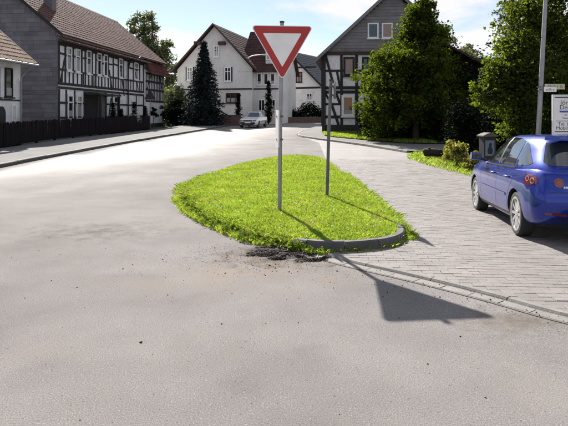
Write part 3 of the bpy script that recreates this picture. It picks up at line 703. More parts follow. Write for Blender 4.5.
    def cladding(s, wd_fn, z0, z1, rowh, plen, m, name, out=.03, plane='gable', stagger=True, base=0.0):
        z = z0; i = 0
        while z < z1-.03:
            h = min(rowh, z1-z); a0, a1 = wd_fn(z+h*.5)
            if a1-a0 > .2:
                a = a0-(plen*random.random() if stagger else 0)
                while a < a1:
                    q0, q1 = max(a, a0), min(a+plen, a1)
                    if q1-q0 > .06:
                        o = s.bar(plane, q0+.004, z+h/2, q1-.004, z+h/2, h-.012, out=out+random.uniform(-.004, .004), m=m, name=name, base=base)
                        o.rotation_euler.y += .035 if plane == 'gable' else 0
                    a += plen
            z += rowh; i += 1

# ---- big timber-framed house on the left
B = House('timber_house', 'long half-timbered house with slate-clad gable and brown tiled roof on the left', (-12.97, 33.0), math.atan2(.082, .9966))
HE, HR = 6.15, 10.0
B.body(20.4, 9.0, HE-.15, HR-.2, M_white)
B.slope(-.25, 20.7, (-.38, HE-.25+.02), (4.5, HR), M_tileB)
B.slope(-.25, 20.7, (9.4, HE-.28), (4.5, HR+.001), M_tileB, tiles=False)
B.slope(-.2, 15.3, (-.62, HE-.62), (-.02, HE-.32), M_tileB, th=.3, name='pent_roof')
bb = MB(); bb.box(-.1, 15.2, -.30, -.02, HE-.66, HE-.60); bb.build('soffit', M_beam, B.t)
B.verge(-.29, -.25, (-.42, HE-.18), (4.5, HR+.06), M_beam, .24); B.verge(-.29, -.25, (9.4, HE-.2), (4.5, HR+.06), M_beam, .24)
def gw(z):
    if z < HE-.2: return (.03, 8.9)
    q = (z-(HE-.2))/(HR-HE+.1)*4.5; return (q+.08, 9-q-.08)
bb = MB(); bb.prism([(.0, -.3), (9.0, -.3), (9.0, HE-.15), (4.5, HR-.2), (.0, HE-.15)], lambda a, c, d: (d, a, c), -.012, -.001); bb.build('gable_backing', M_slate, B.t)
B.cladding(lambda z: (gw(z)[0], min(gw(z)[1], 5.6)), .4, HR-.4, .26, .72, M_slate, 'slate_panel')
bb = MB(); bb.box(3.15, 3.75, 1.95, 2.5, HE+1.3, HE+4.0); bb.box(3.1, 3.8, 1.9, 2.55, HE+3.9, HE+4.05); bb.build('chimney', M_slate, B.t)
# timber frame of the street side (photo lines turned into wall coordinates)
sd_ = 'side'
def zrow(py, px): return B.hit(px, py, sd_)[1]
zF1, zF2 = zrow(85.5, 80), zrow(88.5, 80)     # floor band
zu = zrow(72.5, 80); zm = zrow(57.5, 80); zl = zrow(103, 70); zs_ = .45
for z, w in ((zF1, .17), (zF2-.06, .16), (HE-.72, .16)): B.bar(sd_, -.02, z, 15.1, z, w, out=.034)
B.bar(sd_, -.02, zs_, 15.1, zs_, .2, out=.034)
posts = [.09] + [B.hit(x, 60, sd_)[0] for x in (65, 73, 81.5, 85, 92, 95.5, 101.5, 108, 113, 118, 123.5, 128, 133, 139.5)] + [15.0]
for i, a in enumerate(posts): B.bar(sd_, a, zF1+.08, a, HE-.8, .15, out=.040)
for a0, a1 in zip(posts[:-1], posts[1:]):
    B.bar(sd_, a0+.075, zu, a1-.075, zu, .12, out=.036)
    if a1-a0 > 1.0 or random.random() < .75: B.bar(sd_, a0+.075, zm+random.uniform(-.1, .1), a1-.075, zm+random.uniform(-.02, .02), .12, out=.032)
    c = (a0+a1)/2; B.bar(sd_, c, zF1+.085, c, zu-.06, .11, out=.033)
for (x0, y0, x1, y1) in ((60, 83, 64.5, 58), (124, 96, 121, 72), (112, 90, 109, 70), (138, 90, 135, 72)):
    B.bpx(sd_, x0, y0, x1, y1, .13, out=.038)
lowp = [.09] + [B.hit(x, 105, sd_)[0] for x in (66, 74.5, 84)] + [B.hit(x, 105, sd_)[0] for x in (106, 112, 119, 128, 136)] + [15.0]
for a in lowp: B.bar(sd_, a, zs_+.1, a, zF2-.15, .15, out=.040)
for a0, a1 in zip(lowp[:-1], lowp[1:]):
    if 3.4 < (a0+a1)/2 < 8.3 and a1-a0 > 3: continue
    B.bar(sd_, a0+.075, zl, a1-.075, zl, .12, out=.036); B.bar(sd_, a0+.075, 1.15, a1-.075, 1.15, .12, out=.036)
B.bpx(sd_, 108, 122, 111, 98, .13, out=.038)
for (x0, y0, x1, y1) in ((66.3, 47, 71.2, 71), (75, 49, 79.8, 72.5), (86.2, 50.5, 90.7, 74), (96.8, 53, 101, 75.5), (103.5, 54.5, 107.2, 76.5), (118.6, 58.5, 122.4, 78), (134, 62.5, 137.8, 80)):
    B.wpx(sd_, x0, y0, x1, y1, mull=0, trans=.68, fw=.10)
for (x0, y0, x1, y1) in ((67.2, 94.5, 73, 120.5), (76, 94.8, 81.8, 120)): B.wpx(sd_, x0, y0, x1, y1, mull=0, trans=.7, fw=.12)
B.wpx(sd_, 113.5, 96, 117.5, 113, mull=0, trans=.6, fw=.09)
# entrance: flat dark panel paints the shade of a recess; porch roof, posts, door
a0, a1 = lowp[3]+.08, lowp[4]-.08
bb = MB(); bb.box(a0, a1, -.045, -.02, .0, zF2-.16); bb.build('porch_shade_panel', M_beam, B.t)
da, _ = B.hit(97, 105, sd_); db, _ = B.hit(103.6, 105, sd_)
dd = MB(); dd.box(da, db, -.075, -.03, .55, zrow(92, 100)); door = dd.build('door', mat('grey_door', (.12, .12, .125), .5, .2, 3), B.t)
dd = MB(); dd.tube([(db-.2, -.13, 1.5), (db-.08, -.13, 1.5)], .015, 6); dd.tube([(db-.1, -.07, 1.5), (db-.1, -.13, 1.5)], .012, 6); dd.build('handle', M_metal, door)
bb = MB(); bb.box(a0-.1, a1+.1, -1.1, -.05, zF2-.40, zF2-.28); bb.build('porch_roof', M_beam, B.t)
for a in (a0+.1, a1-.1):
    block('porch_post', M_beam, B.t, (a, -.98, (zF2-.42)/2-.03), (.16, .16, zF2-.36))
# downpipe with its bent top
p0 = B.hit(140, 57.5, sd_, -.5); p1 = B.hit(128.3, 63.5, sd_, -.12); p2 = B.hit(128.3, 118, sd_, -.12)
bb = MB(); bb.tube([(p0[0], -.55, p0[1]), (p0[0]-.8, -.40, p0[1]-.25), (p1[0]+.25, -.16, p1[1]+.1), (p1[0], -.12, p1[1]-.35), (p2[0], -.12, .2)], .062, 8); bb.build('downpipe', M_cap, B.t, smooth=50)
# lower wing at the far end
bb = MB(); bb.box(15.15, 20.4, -.16, .3, -.3, 5.05); bb.build('wing_wall', M_white, B.t)
B.slope(15.05, 20.85, (-.72, 4.66), (.02, 5.92), M_tileC, name='wing_roof')
B.verge(20.85, 20.89, (-.85, 4.70), (4.5, HR+.06), M_beam, .22); B.verge(20.70, 20.74, (9.4, HE-.2), (4.5, HR+.05), M_beam, .2)
zc = [B.hit(155, y, sd_, -.16)[1] for y in (101.5, 90.5, 82.5)]
for z in zc: B.bar(sd_, 15.15, z, 20.4, z, .17, out=.036, base=.16)
B.bar(sd_, 15.15, 4.75, 20.4, 4.75, .15, out=.034, base=.16)
for i in range(12):
    a = 15.25+i*(5.05/11)
    B.bar(sd_, a, zc[0]+.085, a, 4.68, .10, out=.040, base=.16)
B.bar(sd_, 15.4, zc[1], 16.6, zc[2]+.6, .12, out=.037, base=.16); B.bar(sd_, 19.9, zc[1], 19.0, zc[2]+.6, .12, out=.037, base=.16)
bb = MB(); bb.box(15.1, 20.45, -.22, -.15, -.3, .5); bb.build('plinth', M_found, B.t)
bb = MB(); bb.box(-.04, 15.12, -.06, .0, -.3, .38); bb.build('plinth', M_found, B.t)

# ---- small white house at the left edge
Ah = House('white_cottage', 'small white cottage with ochre tiled roof cut off by the left picture edge', (-13.10, 17.0), math.atan2(.082, .9966))
AL = 9.85
Ah.body(AL, 6.0, 3.95, 6.9, M_white)
Ah.slope(-.2, AL+.45, (-.55, 3.92), (3.0, 6.95), M_tileA, tw=.25, th=.33); Ah.slope(-.2, AL+.45, (6.5, 3.95), (3.0, 6.951), M_tileA, tiles=False)
Ah.verge(AL+.45, AL+.49, (-.58, 3.96), (3.0, 7.02), M_beamr, .2)
bb = MB(); bb.tube([(-.2, -.62, 3.86), (AL+.45, -.62, 3.84)], .06, 8); bb.tube([(AL-.08, -.6, 3.8), (AL-.08, -.3, 3.5), (AL-.08, -.08, 3.25), (AL-.08, -.08, .2)], .045, 8); bb.build('rain_gutter', M_metal, Ah.t, smooth=50)
Ah.wpx(sd_, 4.5, 68, 12, 97, mull=0, trans=.5, fw=.06, m=M_beam); Ah.wpx(sd_, -9, 66, -1, 97, mull=0, trans=.5, fw=.06, m=M_beam)
z = Ah.hit(8, 100, sd_)[1]; Ah.bar(sd_, 0, z, AL-.1, z, .06, out=.05, m=M_found, name='string_course')
Ah.wpx(sd_, 11, 105, 15.5, 121, mull=0, fw=.05, glass=M_whiteD, name='meter_cabinet', sill=False)
a0 = Ah.hit(-3, 115, sd_)[0]; a1 = Ah.hit(5, 115, sd_)[0]
bb = MB(); bb.prism([(a0, 0), (a1, 0), (a1, 1.55)]+[((a0+a1)/2+(a1-a0)/2*math.cos(t), 1.55+.35*math.sin(t)) for t in np.linspace(.3, 2.85, 7)]+[(a0, 1.55)], lambda a, z, d: (a, -d, z), .0, .04); bb.build('arched_door', M_beam, Ah.t)
bb = MB(); bb.box(-.05, AL+.02, -.05, .0, -.3, .4); bb.build('plinth', M_found, Ah.t)

# ---- white gabled house in the middle distance
Dh = House('white_gabled_house', 'tall white gabled house with dark red roof behind the spruce', (-3.2, 58.0), R(13))
dhe = Dh.hit(252, 67.5, 'gable')[1]; dhr = Dh.hit(209, 24.5, 'gable')[1]
DW = 8.1
Dh.body(11.5, DW, dhe-.1, dhr-.2, M_whiteD)
Dh.slope(-.45, 11.9, (-.75, dhe-.45), (DW/2, dhr), M_tileD, tw=.4, th=.45); Dh.slope(-.45, 11.9, (DW+.6, dhe-.35), (DW/2, dhr+.001), M_tileD, tw=.4, th=.45)
Dh.verge(-.49, -.45, (-.8, dhe-.42), (DW/2, dhr+.08), M_beamr, .22); Dh.verge(-.49, -.45, (DW+.65, dhe-.32), (DW/2, dhr+.08), M_beamr, .22)
for x0, y0, x1, y1 in ((213.7, 45.5, 219, 57), (187, 67, 193, 80.5), (224.3, 67, 231.2, 81.5)): Dh.wpx('gable', x0, y0, x1, y1, mull=1, fw=.11, trans=.68)
Dh.wpx('gable', 226, 93, 240, 103, mull=2, fw=.1, m=M_beamr)
for x0, x1 in ((224, 225.2), (231.2, 232.4), (187-1.2, 187), (193, 194.2)): Dh.bpx('gable', (x0+x1)/2, 67, (x0+x1)/2, 81.5, .13, out=.05, name='shutter')
z = Dh.hit(235, 89, 'gable')[1]; Dh.bar('gable', 0, z, DW, z, .14, out=.09, m=M_found, name='string_course'); 
for x, y in ((193.5, 41), (222.5, 41)):
    a, z = Dh.hit(x, y, 'gable'); a += .0 if x > 200 else -.55; z -= .3; bb = MB(); bb.box(-.42, -.0, a-.35, a+.35, z-.12, z+.22); bb.build('purlin_end', M_beamr, Dh.t)
WV = -2.6                                     # cross wing to the right, its roof slope toward the street
bb = MB(); bb.prism([(.5, -.3), (9.0, -.3), (9.0, dhe-.1), (4.75, dhr-.45), (.5, dhe-.1)], lambda a, c, d: (a, d, c), WV, .6); bb.build('wing_wall', M_whiteD, Dh.t)
Dh.slope(WV-.4, 1.6, (.05, dhe-.45), (4.75, dhr-.25), M_tileD, tw=.4, th=.45, name='wing_roof', swap=True); Dh.slope(WV-.4, 1.6, (9.4, dhe-.4), (4.75, dhr-.249), M_tileD, tiles=False, name='wing_roof', swap=True)
for q in (0.35, 1.05, 1.75): Dh.window('gable', -q-.5, -q, dhe-1.75, dhe-.55, mull=0, fw=.09, base=-.5)
for q in (0.5, 1.6): Dh.window('gable', -q-.7, -q, 1.3, 2.5, mull=1, fw=.09, base=-.5)
zq = Dh.hit(235, 89, 'gable')[1]; Dh.bar('gable', WV, zq, 0, zq, .14, out=.06, m=M_found, name='string_course', base=-.5)
bb = MB(); bb.box(-.06, 0.001, -.06, DW, -.3, .6); bb.build('plinth', M_found, Dh.t)
bb = MB(); bb.box(.9, 3.2, -1.95, -1.15, dhe-.1, dhe+1.85); dorm = bb.build('dormer', M_white, Dh.t)
bb = MB(); bb.hexa([(.7, -2.05, dhe+1.80), (3.6, -2.05, dhe+2.3), (3.6, -1.05, dhe+2.3), (.7, -1.05, dhe+1.80), (.7, -2.05, dhe+1.92), (3.6, -2.05, dhe+2.42), (3.6, -1.05, dhe+2.42), (.7, -1.05, dhe+1.92)]); bb.build('dormer_roof', M_tileD, dorm)
Dh.window('gable', -1.85, -1.25, dhe+.85, dhe+1.65, mull=0, base=-.9)
# bracket lamp arm on the corner
pa, pb = Dh.hit(246.5, 59, 'gable', -.3), Dh.hit(263, 54.5, 'gable', -.3)
lt = tag(link('lamp_bracket', None), 'pale curved lamp arm reaching out from the white gabled house', 'street lamp')
lt.matrix_world = Dh.M @ Matrix.Translation((-.05, pa[0], pa[1]))
bb = MB(); k = pb[0]-pa[0]; dz_ = pb[1]-pa[1]; bb.tube([(.1, 0, 0), (-.25, k*.1, dz_*.3), (-.3, k*.4, dz_*.75), (-.3, k, dz_)], [.05, .05, .05, .04], 8); bb.build('arm', M_frame, lt, smooth=50)
bb = MB(); bb.box(-.42, -.18, k-.45, k+.05, dz_-.09, dz_+.05); bb.build('lamp_head', M_frame, lt)

# ---- white house with slate-blue roof
E = House('white_slate_roof_house', 'distant white house with dark slate-blue roof between the yield sign and timber gable', (4.45, 70.0), R(27))
EW = 8.8; ehe = E.hit(321, 84, 'gable')[1]; ehr = E.hit(287, 51, 'gable')[1]
E.body(13, EW, ehe-.1, ehr-.2, M_white); E.slope(-.4, 13.4, (-.55, ehe-.4), (EW/2, ehr), M_tileE, tw=.45, th=.45); E.slope(-.4, 13.4, (EW+.5, ehe-.4), (EW/2, ehr+.001), M_tileE, tiles=False)
E.verge(-.44, -.4, (-.6, ehe-.38), (EW/2, ehr+.08), M_beam, .28); E.verge(-.44, -.4, (EW+.55, ehe-.36), (EW/2, ehr+.08), M_beam, .28)
for y in (67.5, 88): z = E.hit(300, y, 'gable')[1]; E.bar('gable', .6 if y < 70 else 0, z, EW-.6 if y < 70 else EW, z, .2, out=.04)
E.wpx('gable', 296, 72, 302.2, 82.5, mull=1, fw=.12, trans=.6, m=M_beam, glass=M_curtain); E.wpx('gable', 306.5, 93, 312.5, 100.5, mull=1, fw=.12); E.wpx('gable', 289, 93, 294, 101, mull=1, fw=.12)

# ---- right-hand timber house with grey clad gable
FW = 7.2; FR = 2.75
Fo = (2.54+FW*math.cos(R(6)), 37.3-FW*math.sin(R(6)))
Fh = House('clad_gable_house', 'half-timbered house with grey clad gable and red-brown beams behind the leafy cone tree', Fo, R(6))
fhe = Fh.hit(320, 53, 'gable')[1]; fhr = Fh.hit(388, -11, 'gable')[1]; fsl = (fhr-fhe+.45)/(FW-FR+.5); fhe2 = fhr-FR*fsl
bb = MB(); bb.prism([(0, -.3), (FW, -.3), (FW, fhe-.1), (FR, fhr-.22), (0, fhe2-.22)], lambda a, c, d: (d, a, c), 0, 11); bb.build('wall', M_white, Fh.t)
bb = MB(); bb.prism([(0, fhe), (FW, fhe-.1), (FR, fhr-.22), (0, fhe2-.22)], lambda a, c, d: (d, a, c), -.012, -.001); bb.build('gable_backing', M_siding, Fh.t)
Fh.slope(-.4, 11.3, (-.3, fhe2-.3*fsl), (FR, fhr), M_tileD, tw=.3, th=.36, tiles=False); Fh.slope(-.4, 11.3, (FW+.5, fhe-.45), (FR, fhr+.001), M_tileD, tiles=True)
Fh.verge(-.46, -.4, (-.35, fhe2-.3*fsl), (FR, fhr+.08), M_siding, .26); Fh.verge(-.46, -.4, (FW+.55, fhe-.44), (FR, fhr+.08), M_siding, .26)
zc0 = Fh.hit(340, 53.5, 'gable')[1]
def fw_(z):
    q = max(0, (z-(fhe-.1))/(fhr-fhe-.1)); return (max(0, FR-(fhr-.22-z)/fsl)+.02, FW-q*(FW-FR)-.02)
Fh.cladding(fw_, zc0+.1, fhr-.35, .205, 3.2, M_siding, 'siding_board', out=.05)
Fh.bar('gable', -.05, zc0, FW+.05, zc0, .2, out=.12, m=M_beamr)
for x0, x1 in ((367.6, 378.6), (381.8, 392.6)): Fh.wpx('gable', x0, 23, x1, 38.5, mull=0, fw=.09, base=.05, glass=(M_curtain if x0 > 380 else M_glass))
# uprights, rails, braces of the two timbered storeys
for x in (323, 341.5, 356.5, 376, 394): a = Fh.hit(x, 90, 'gable')[0]; Fh.bar('gable', a, .55, a, zc0-.1, .24 if x == 323 else .19, out=.040)
for y, w in ((70.8, .14), (87.8, .2), (92, .18), (104, .14), (117, .17)): z = Fh.hit(340, y, 'gable')[1]; Fh.bar('gable', 0.0, z, FW, z, w, out=.034)
for q in ((325.5, 55, 334, 87), (340, 87, 337, 72), (324.5, 92, 331, 103), (331.5, 104, 338.5, 125), (340, 104, 336, 93), (360, 117, 372, 93), (361, 87, 372, 57)): Fh.bpx('gable', *q, .15, out=.037)
Fh.wpx('gable', 343.3, 57, 354.6, 76, mull=0, fw=.13, m=M_beam, glass=M_curtain, base=.03)
wq = Fh.wpx('gable', 341.5, 95, 354.6, 116.5, mull=0, fw=.16, base=.03)
for i, (x, y0, y1) in enumerate(((345.5, 97, 110), (348.2, 99, 114), (351, 97, 110))):
    a, z0 = Fh.hit(x, y1, 'gable'); _, z1 = Fh.hit(x, y0, 'gable'); bb = MB(); bb.prism([(a-.10, z1), (a+.10, z1), (a+.05, (z0+z1)/2), (a, z0), (a-.05, (z0+z1)/2)], lambda p, q_, d: (-d, p, q_), .052, .06); bb.build('window_ornament', M_orange, wq)
Fh.wpx('gable', 362, 95, 374, 116.5, mull=1, fw=.14, base=.03); Fh.wpx('gable', 362, 57, 373, 76, mull=1, fw=.13, m=M_beam, base=.03)
bb = MB(); bb.box(-.07, .0, -.06, FW+.06, -.3, .62); bb.box(-.06, 11, FW, FW+.07, -.3, .6); bb.build('plinth', M_found, Fh.t)
a, z = Fh.hit(333, 78, 'gable'); bb = MB(); bb.tube([(-.1, FW-.12, 0), (-.1, FW-.12, zc0-.2)], .045, 8); bb.build('downpipe', M_cap, Fh.t)

# ---- dark barn between the two leafy trees
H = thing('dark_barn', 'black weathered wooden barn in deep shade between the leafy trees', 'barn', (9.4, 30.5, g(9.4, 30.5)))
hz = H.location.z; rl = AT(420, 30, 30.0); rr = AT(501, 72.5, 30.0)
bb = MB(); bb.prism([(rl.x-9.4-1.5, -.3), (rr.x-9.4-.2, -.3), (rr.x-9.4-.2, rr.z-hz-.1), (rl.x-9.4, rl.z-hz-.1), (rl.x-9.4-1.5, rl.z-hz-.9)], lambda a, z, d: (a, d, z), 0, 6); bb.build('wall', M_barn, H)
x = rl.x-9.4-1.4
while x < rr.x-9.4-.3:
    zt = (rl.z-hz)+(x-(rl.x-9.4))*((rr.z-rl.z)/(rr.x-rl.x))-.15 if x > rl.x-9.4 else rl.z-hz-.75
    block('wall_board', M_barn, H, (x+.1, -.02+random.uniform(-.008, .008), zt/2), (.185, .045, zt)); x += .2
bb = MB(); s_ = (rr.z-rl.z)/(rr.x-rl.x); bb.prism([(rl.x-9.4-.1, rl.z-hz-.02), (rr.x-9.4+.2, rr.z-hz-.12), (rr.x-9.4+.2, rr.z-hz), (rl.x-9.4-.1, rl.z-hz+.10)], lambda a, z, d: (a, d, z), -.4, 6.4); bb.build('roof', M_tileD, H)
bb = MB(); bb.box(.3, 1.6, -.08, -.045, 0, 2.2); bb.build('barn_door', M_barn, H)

# ================================================================== FENCE, HEDGES, GARDEN WALLS
FN = thing('picket_fence', 'dark brown wooden picket fence along the left pavement in front of the houses', 'fence', (0, 0, 0))
fc = smooth_open(fence_line[1:], .125); fc = fc[fc[:, 1] > 19.2]
pm = []
for s in range(4):
    b = MB(); h = 1.0+random.uniform(-.03, .03); w = .0515
    b.prism([(-w, 0), (w, 0), (w, h-.06), (0, h), (-w, h-.06)], lambda a, z, d: (a, d, z), -.011, .011); pm.append(b.mesh('picket', M_fence)); finish(pm[-1])
gate = (26.1, 26.9)
for i, p in enumerate(fc[:-1]):
    d = fc[i+1]-p; o = link('picket', pm[i % 4], FN); o.location = (p[0], p[1], g(*p)+.16); o.rotation_euler = (random.gauss(0, .01), random.gauss(0, .012), math.atan2(d[1], d[0]))
for i in range(0, len(fc)-1, 16):
    p = fc[i]; d = fc[i+1]-p; block('post', M_fence, FN, (p[0]-.08, p[1], g(*p)+.55), (.1, .1, 1.2), (0, 0, math.atan2(d[1], d[0])))
    j = min(i+16, len(fc)-1); q = fc[j]; L_ = math.hypot(*(q-p))
    for h in (.38, .92): block('rail', M_fence, FN, ((p[0]+q[0])/2-.035, (p[1]+q[1])/2, g(*((p+q)/2))+h), (L_, .03, .07), (0, 0, math.atan2(q[1]-p[1], q[0]-p[0])))

def hedge(name, label, line, h, w, leaf, m, n, cat='hedge', z0=.0):
    c = smooth_open(line, .2); t = thing(name, label, cat, (c[0][0], c[0][1], g(*c[0])))
    k = rng.integers(0, len(c), n); a = rng.uniform(-1, 1, n); zz = rng.random(n)**.8; 
    bumps = .85+.25*np.sin(k*.35)+.12*rng.normal(size=n)*.6
    P = np.c_[c[k, 0]+rng.normal(0, .1, n)+a*w*.5, c[k, 1]+a*w*.25+rng.normal(0, .1, n), gv(c[k, 0], c[k, 1])+z0+zz*h*bumps]-np.array(t.location)
    link('foliage', leaf_cloud(P, leaf, m, 'foliage', .6), t)
    b = MB()
    for i in range(0, len(c), 4): b.tube([(c[i][0]-c[0][0], c[i][1]-c[0][1], g(*c[i])-t.location.z-.1), (c[i][0]-c[0][0]+random.uniform(-.1, .1), c[i][1]-c[0][1], g(*c[i])-t.location.z+h*.75)], [.035, .012], 5)
    b.build('stems', M_bark, t); return t
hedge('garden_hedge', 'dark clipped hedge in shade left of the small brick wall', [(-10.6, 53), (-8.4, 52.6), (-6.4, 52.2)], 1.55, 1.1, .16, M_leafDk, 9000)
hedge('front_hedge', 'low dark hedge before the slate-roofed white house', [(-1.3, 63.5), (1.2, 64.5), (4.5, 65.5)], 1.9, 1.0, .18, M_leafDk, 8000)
def garden_wall(name, label, p, q, h, w, m):
    p, q = Vector(p), Vector(q); t = thing(name, label, 'wall', (p.x, p.y, g(p.x, p.y))); L_ = (q-p).length; an = math.atan2(q.y-p.y, q.x-p.x); t.rotation_euler = (0, 0, an)
    bb = MB(); bb.box(0, L_, -w/2, w/2, -.3, h-.08); bb.build('wall', m, t); bb = MB(); bb.box(-.04, L_+.04, -w/2-.04, w/2+.04, h-.08, h); bb.build('coping', M_kerb, t); return t
M_brickw = mat('reddish_wall', (.15, .085, .075), .85, .3, 5, .4, 40)
garden_wall('brick_garden_wall', 'short reddish brick garden wall beside the white car', (-5.9, 53.8), (-3.8, 53.2), 1.0, .25, M_brickw)
garden_wall('low_garden_wall', 'low brown garden wall at the road bend under the hedge', (-1.6, 61.8), (5.6, 63.8), .62, .3, mat('brown_wall', (.10, .06, .045), .85, .3, 4, .4, 40))

# ================================================================== TREES AND SHRUBS
def gp(x, y): return (x, y, g(x, y))
# leafy cone-shaped tree before the clad gable
interp_ = lambda z: float(np.interp(z, [.5, 2, 3.5, 4.5, 5.0, 6, 7.4], [2.4, 2.75, 2.5, 2.1, 1.35, .85, .1]))
bl = []
for i in range(46):
    f = i/45; z = .5+f*6.9; rad = interp_(z); sx_ = .30*min(1, max(0, (z-4.4)/.6))
    for _ in range(2 if f < .8 else 1):
        a = random.uniform(0, 6.28); bl.append((math.cos(a)*rad*.62+sx_, math.sin(a)*rad*.55, z+random.uniform(-.15, .15), .48*rad+.18, .48*rad+.18, .45+.2*(1-f)))
make_tree('cone_tree', 'dense cone-shaped leafy tree with sunlit left flank before the clad gable', 'tree', gp(6.5, 28.4), bl, 80000, .15, M_leafG, 2.2, .16, clump=.30, nclump=1000, shell=.3)
# thick dark bushes under and beside it
def bush(name, label, p, rx, ry, rz, n, leaf, m, group=None, cat='bush', clump=.22):
    bl = [(random.uniform(-.5, .5)*rx, random.uniform(-.5, .5)*ry, rz*random.uniform(.35, .75), rx*.6, ry*.6, rz*.42) for _ in range(6)]
    return make_tree(name, label, cat, gp(*p), bl, n, leaf, m, rz*.4, .03+.012*rz, clump=clump, limbs=9, group=group)
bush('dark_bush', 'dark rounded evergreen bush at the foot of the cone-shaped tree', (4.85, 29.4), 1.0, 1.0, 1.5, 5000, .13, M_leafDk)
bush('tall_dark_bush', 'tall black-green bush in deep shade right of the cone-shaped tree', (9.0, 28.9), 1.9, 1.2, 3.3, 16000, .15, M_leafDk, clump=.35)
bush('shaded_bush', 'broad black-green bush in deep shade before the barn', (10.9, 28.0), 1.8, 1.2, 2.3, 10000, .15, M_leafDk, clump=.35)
# tree on the right, behind the blue car
def pxb(px, py, D, r, rz=None, ry=None):
    p = AT(px, py, D); return (p.x, p.y, p.z, r, ry or r, rz or r)
base = (6.35, 16.2); bz = g(*base)
raw = [pxb(500, 78, 16, .6), pxb(512, 50, 16, .75), pxb(498, 100, 15.8, .45), pxb(527, 20, 16.2, .95), pxb(545, 50, 16.4, 1.0), pxb(560, 85, 16.5, .9), pxb(530, 85, 16.2, .8), pxb(525, 110, 16.2, .6), pxb(550, 115, 16.5, .7), pxb(575, 30, 16.8, 1.2), pxb(590, 80, 16.8, 1.1), pxb(548, -15, 16.5, 1.1), pxb(580, -40, 16.8, 1.3), pxb(512, 66, 15.6, .5), pxb(600, 120, 17, .9), pxb(505, 118, 16, .45), pxb(515, 128, 16, .5), pxb(540, 135, 16.2, .6), pxb(565, 130, 16.5, .7), pxb(490, 92, 15.8, .4), pxb(540, 70, 15.6, .7), pxb(520, 95, 15.6, .55), pxb(585, 110, 16, .8)]
make_tree('leafy_tree', 'bright green leafy tree behind the lamp post and blue car', 'tree', (base[0], base[1], bz), [(q[0]-base[0], q[1]-base[1], q[2]-bz, q[3], q[4], q[5]) for q in raw], 60000, .105, M_leafI, 1.5, .10, clump=.24, nclump=900, limbs=16, shell=.35)
make_conifer('dark_spruce', 'dark spruce whose branch tips show beside the top of the right leafy tree', gp(8.3, 19.6), 9.2, 2.5, M_needle, layers=26, per=16, leaf=.16)
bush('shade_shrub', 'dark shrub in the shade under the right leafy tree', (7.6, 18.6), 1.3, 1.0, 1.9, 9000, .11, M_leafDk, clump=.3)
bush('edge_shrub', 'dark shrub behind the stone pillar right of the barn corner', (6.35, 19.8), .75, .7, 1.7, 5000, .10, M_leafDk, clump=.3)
# pale trees behind the barn
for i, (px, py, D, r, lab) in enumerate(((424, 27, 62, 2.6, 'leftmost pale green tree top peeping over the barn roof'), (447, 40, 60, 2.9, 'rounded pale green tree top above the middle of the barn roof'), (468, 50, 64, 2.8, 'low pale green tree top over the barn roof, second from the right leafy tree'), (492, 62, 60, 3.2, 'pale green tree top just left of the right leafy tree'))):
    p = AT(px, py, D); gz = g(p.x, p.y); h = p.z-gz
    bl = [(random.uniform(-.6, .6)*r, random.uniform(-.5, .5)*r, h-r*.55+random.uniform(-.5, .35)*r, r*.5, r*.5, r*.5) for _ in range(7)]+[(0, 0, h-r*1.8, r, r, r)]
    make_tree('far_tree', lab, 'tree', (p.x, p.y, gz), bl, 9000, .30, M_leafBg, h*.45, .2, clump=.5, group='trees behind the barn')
# tall tree behind the timber house
raw = [pxb(140, 24, 76, 1.7), pxb(131, 33, 76, 1.5), pxb(150, 34, 76, 1.9), pxb(142, 45, 76, 1.9), pxb(157, 52, 76, 1.8), pxb(167, 49, 76, 1.5), pxb(168, 66, 76, 1.9), pxb(155, 70, 76, 2.3), pxb(172, 85, 76, 1.6), pxb(163, 95, 76, 2.4), pxb(127, 40, 76, 1.1), pxb(150, 16, 76, 1.0)]
base = ((152-284)/575*76, 76); bz = g(*base)
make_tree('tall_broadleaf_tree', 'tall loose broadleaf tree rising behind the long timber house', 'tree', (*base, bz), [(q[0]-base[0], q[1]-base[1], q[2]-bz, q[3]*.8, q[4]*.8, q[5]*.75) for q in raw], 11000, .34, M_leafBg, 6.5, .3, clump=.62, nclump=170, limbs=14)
bush('roadside_bush', 'light green bush between the timber house wing and the white gabled house', (-11.2, 57.5), 1.3, 1.2, 3.6, 6000, .2, M_leafBg, clump=.4)
bush('lower_bush', 'small dark bush at the end of the timber house wing', (-10.6, 55.0), .8, .8, 2.3, 4000, .17, M_leafDk, clump=.3)
# conifers in front of the white gabled house
p = AT(204, 124, 51.5); make_conifer('blue_spruce', 'dark blue spruce standing before the white gable', gp(p.x, p.y), 7.35, 2.6, M_needle, layers=30, per=28, leaf=.26)
p = AT(238.5, 122, 54.5); make_conifer('column_conifer', 'slim dark column conifer by the ground-floor window of the white gable', gp(p.x, p.y), 2.9, .48, M_leafDk, layers=18, per=12, leaf=.15, narrow=True, group='slim conifers by the white houses')
p = AT(268.5, 122, 57); make_conifer('column_conifer', 'slim dark column conifer seen just left of the yield sign pole', gp(p.x, p.y), 4.2, .62, M_leafDk, layers=22, per=12, leaf=.17, narrow=True, group='slim conifers by the white houses')
p = AT(271, 122, 58.5); make_conifer('column_conifer', 'second slim conifer half hidden by the yield sign pole', gp(p.x, p.y), 3.0, .6, M_leafDk, layers=18, per=12, leaf=.17, narrow=True, group='slim conifers by the white houses')
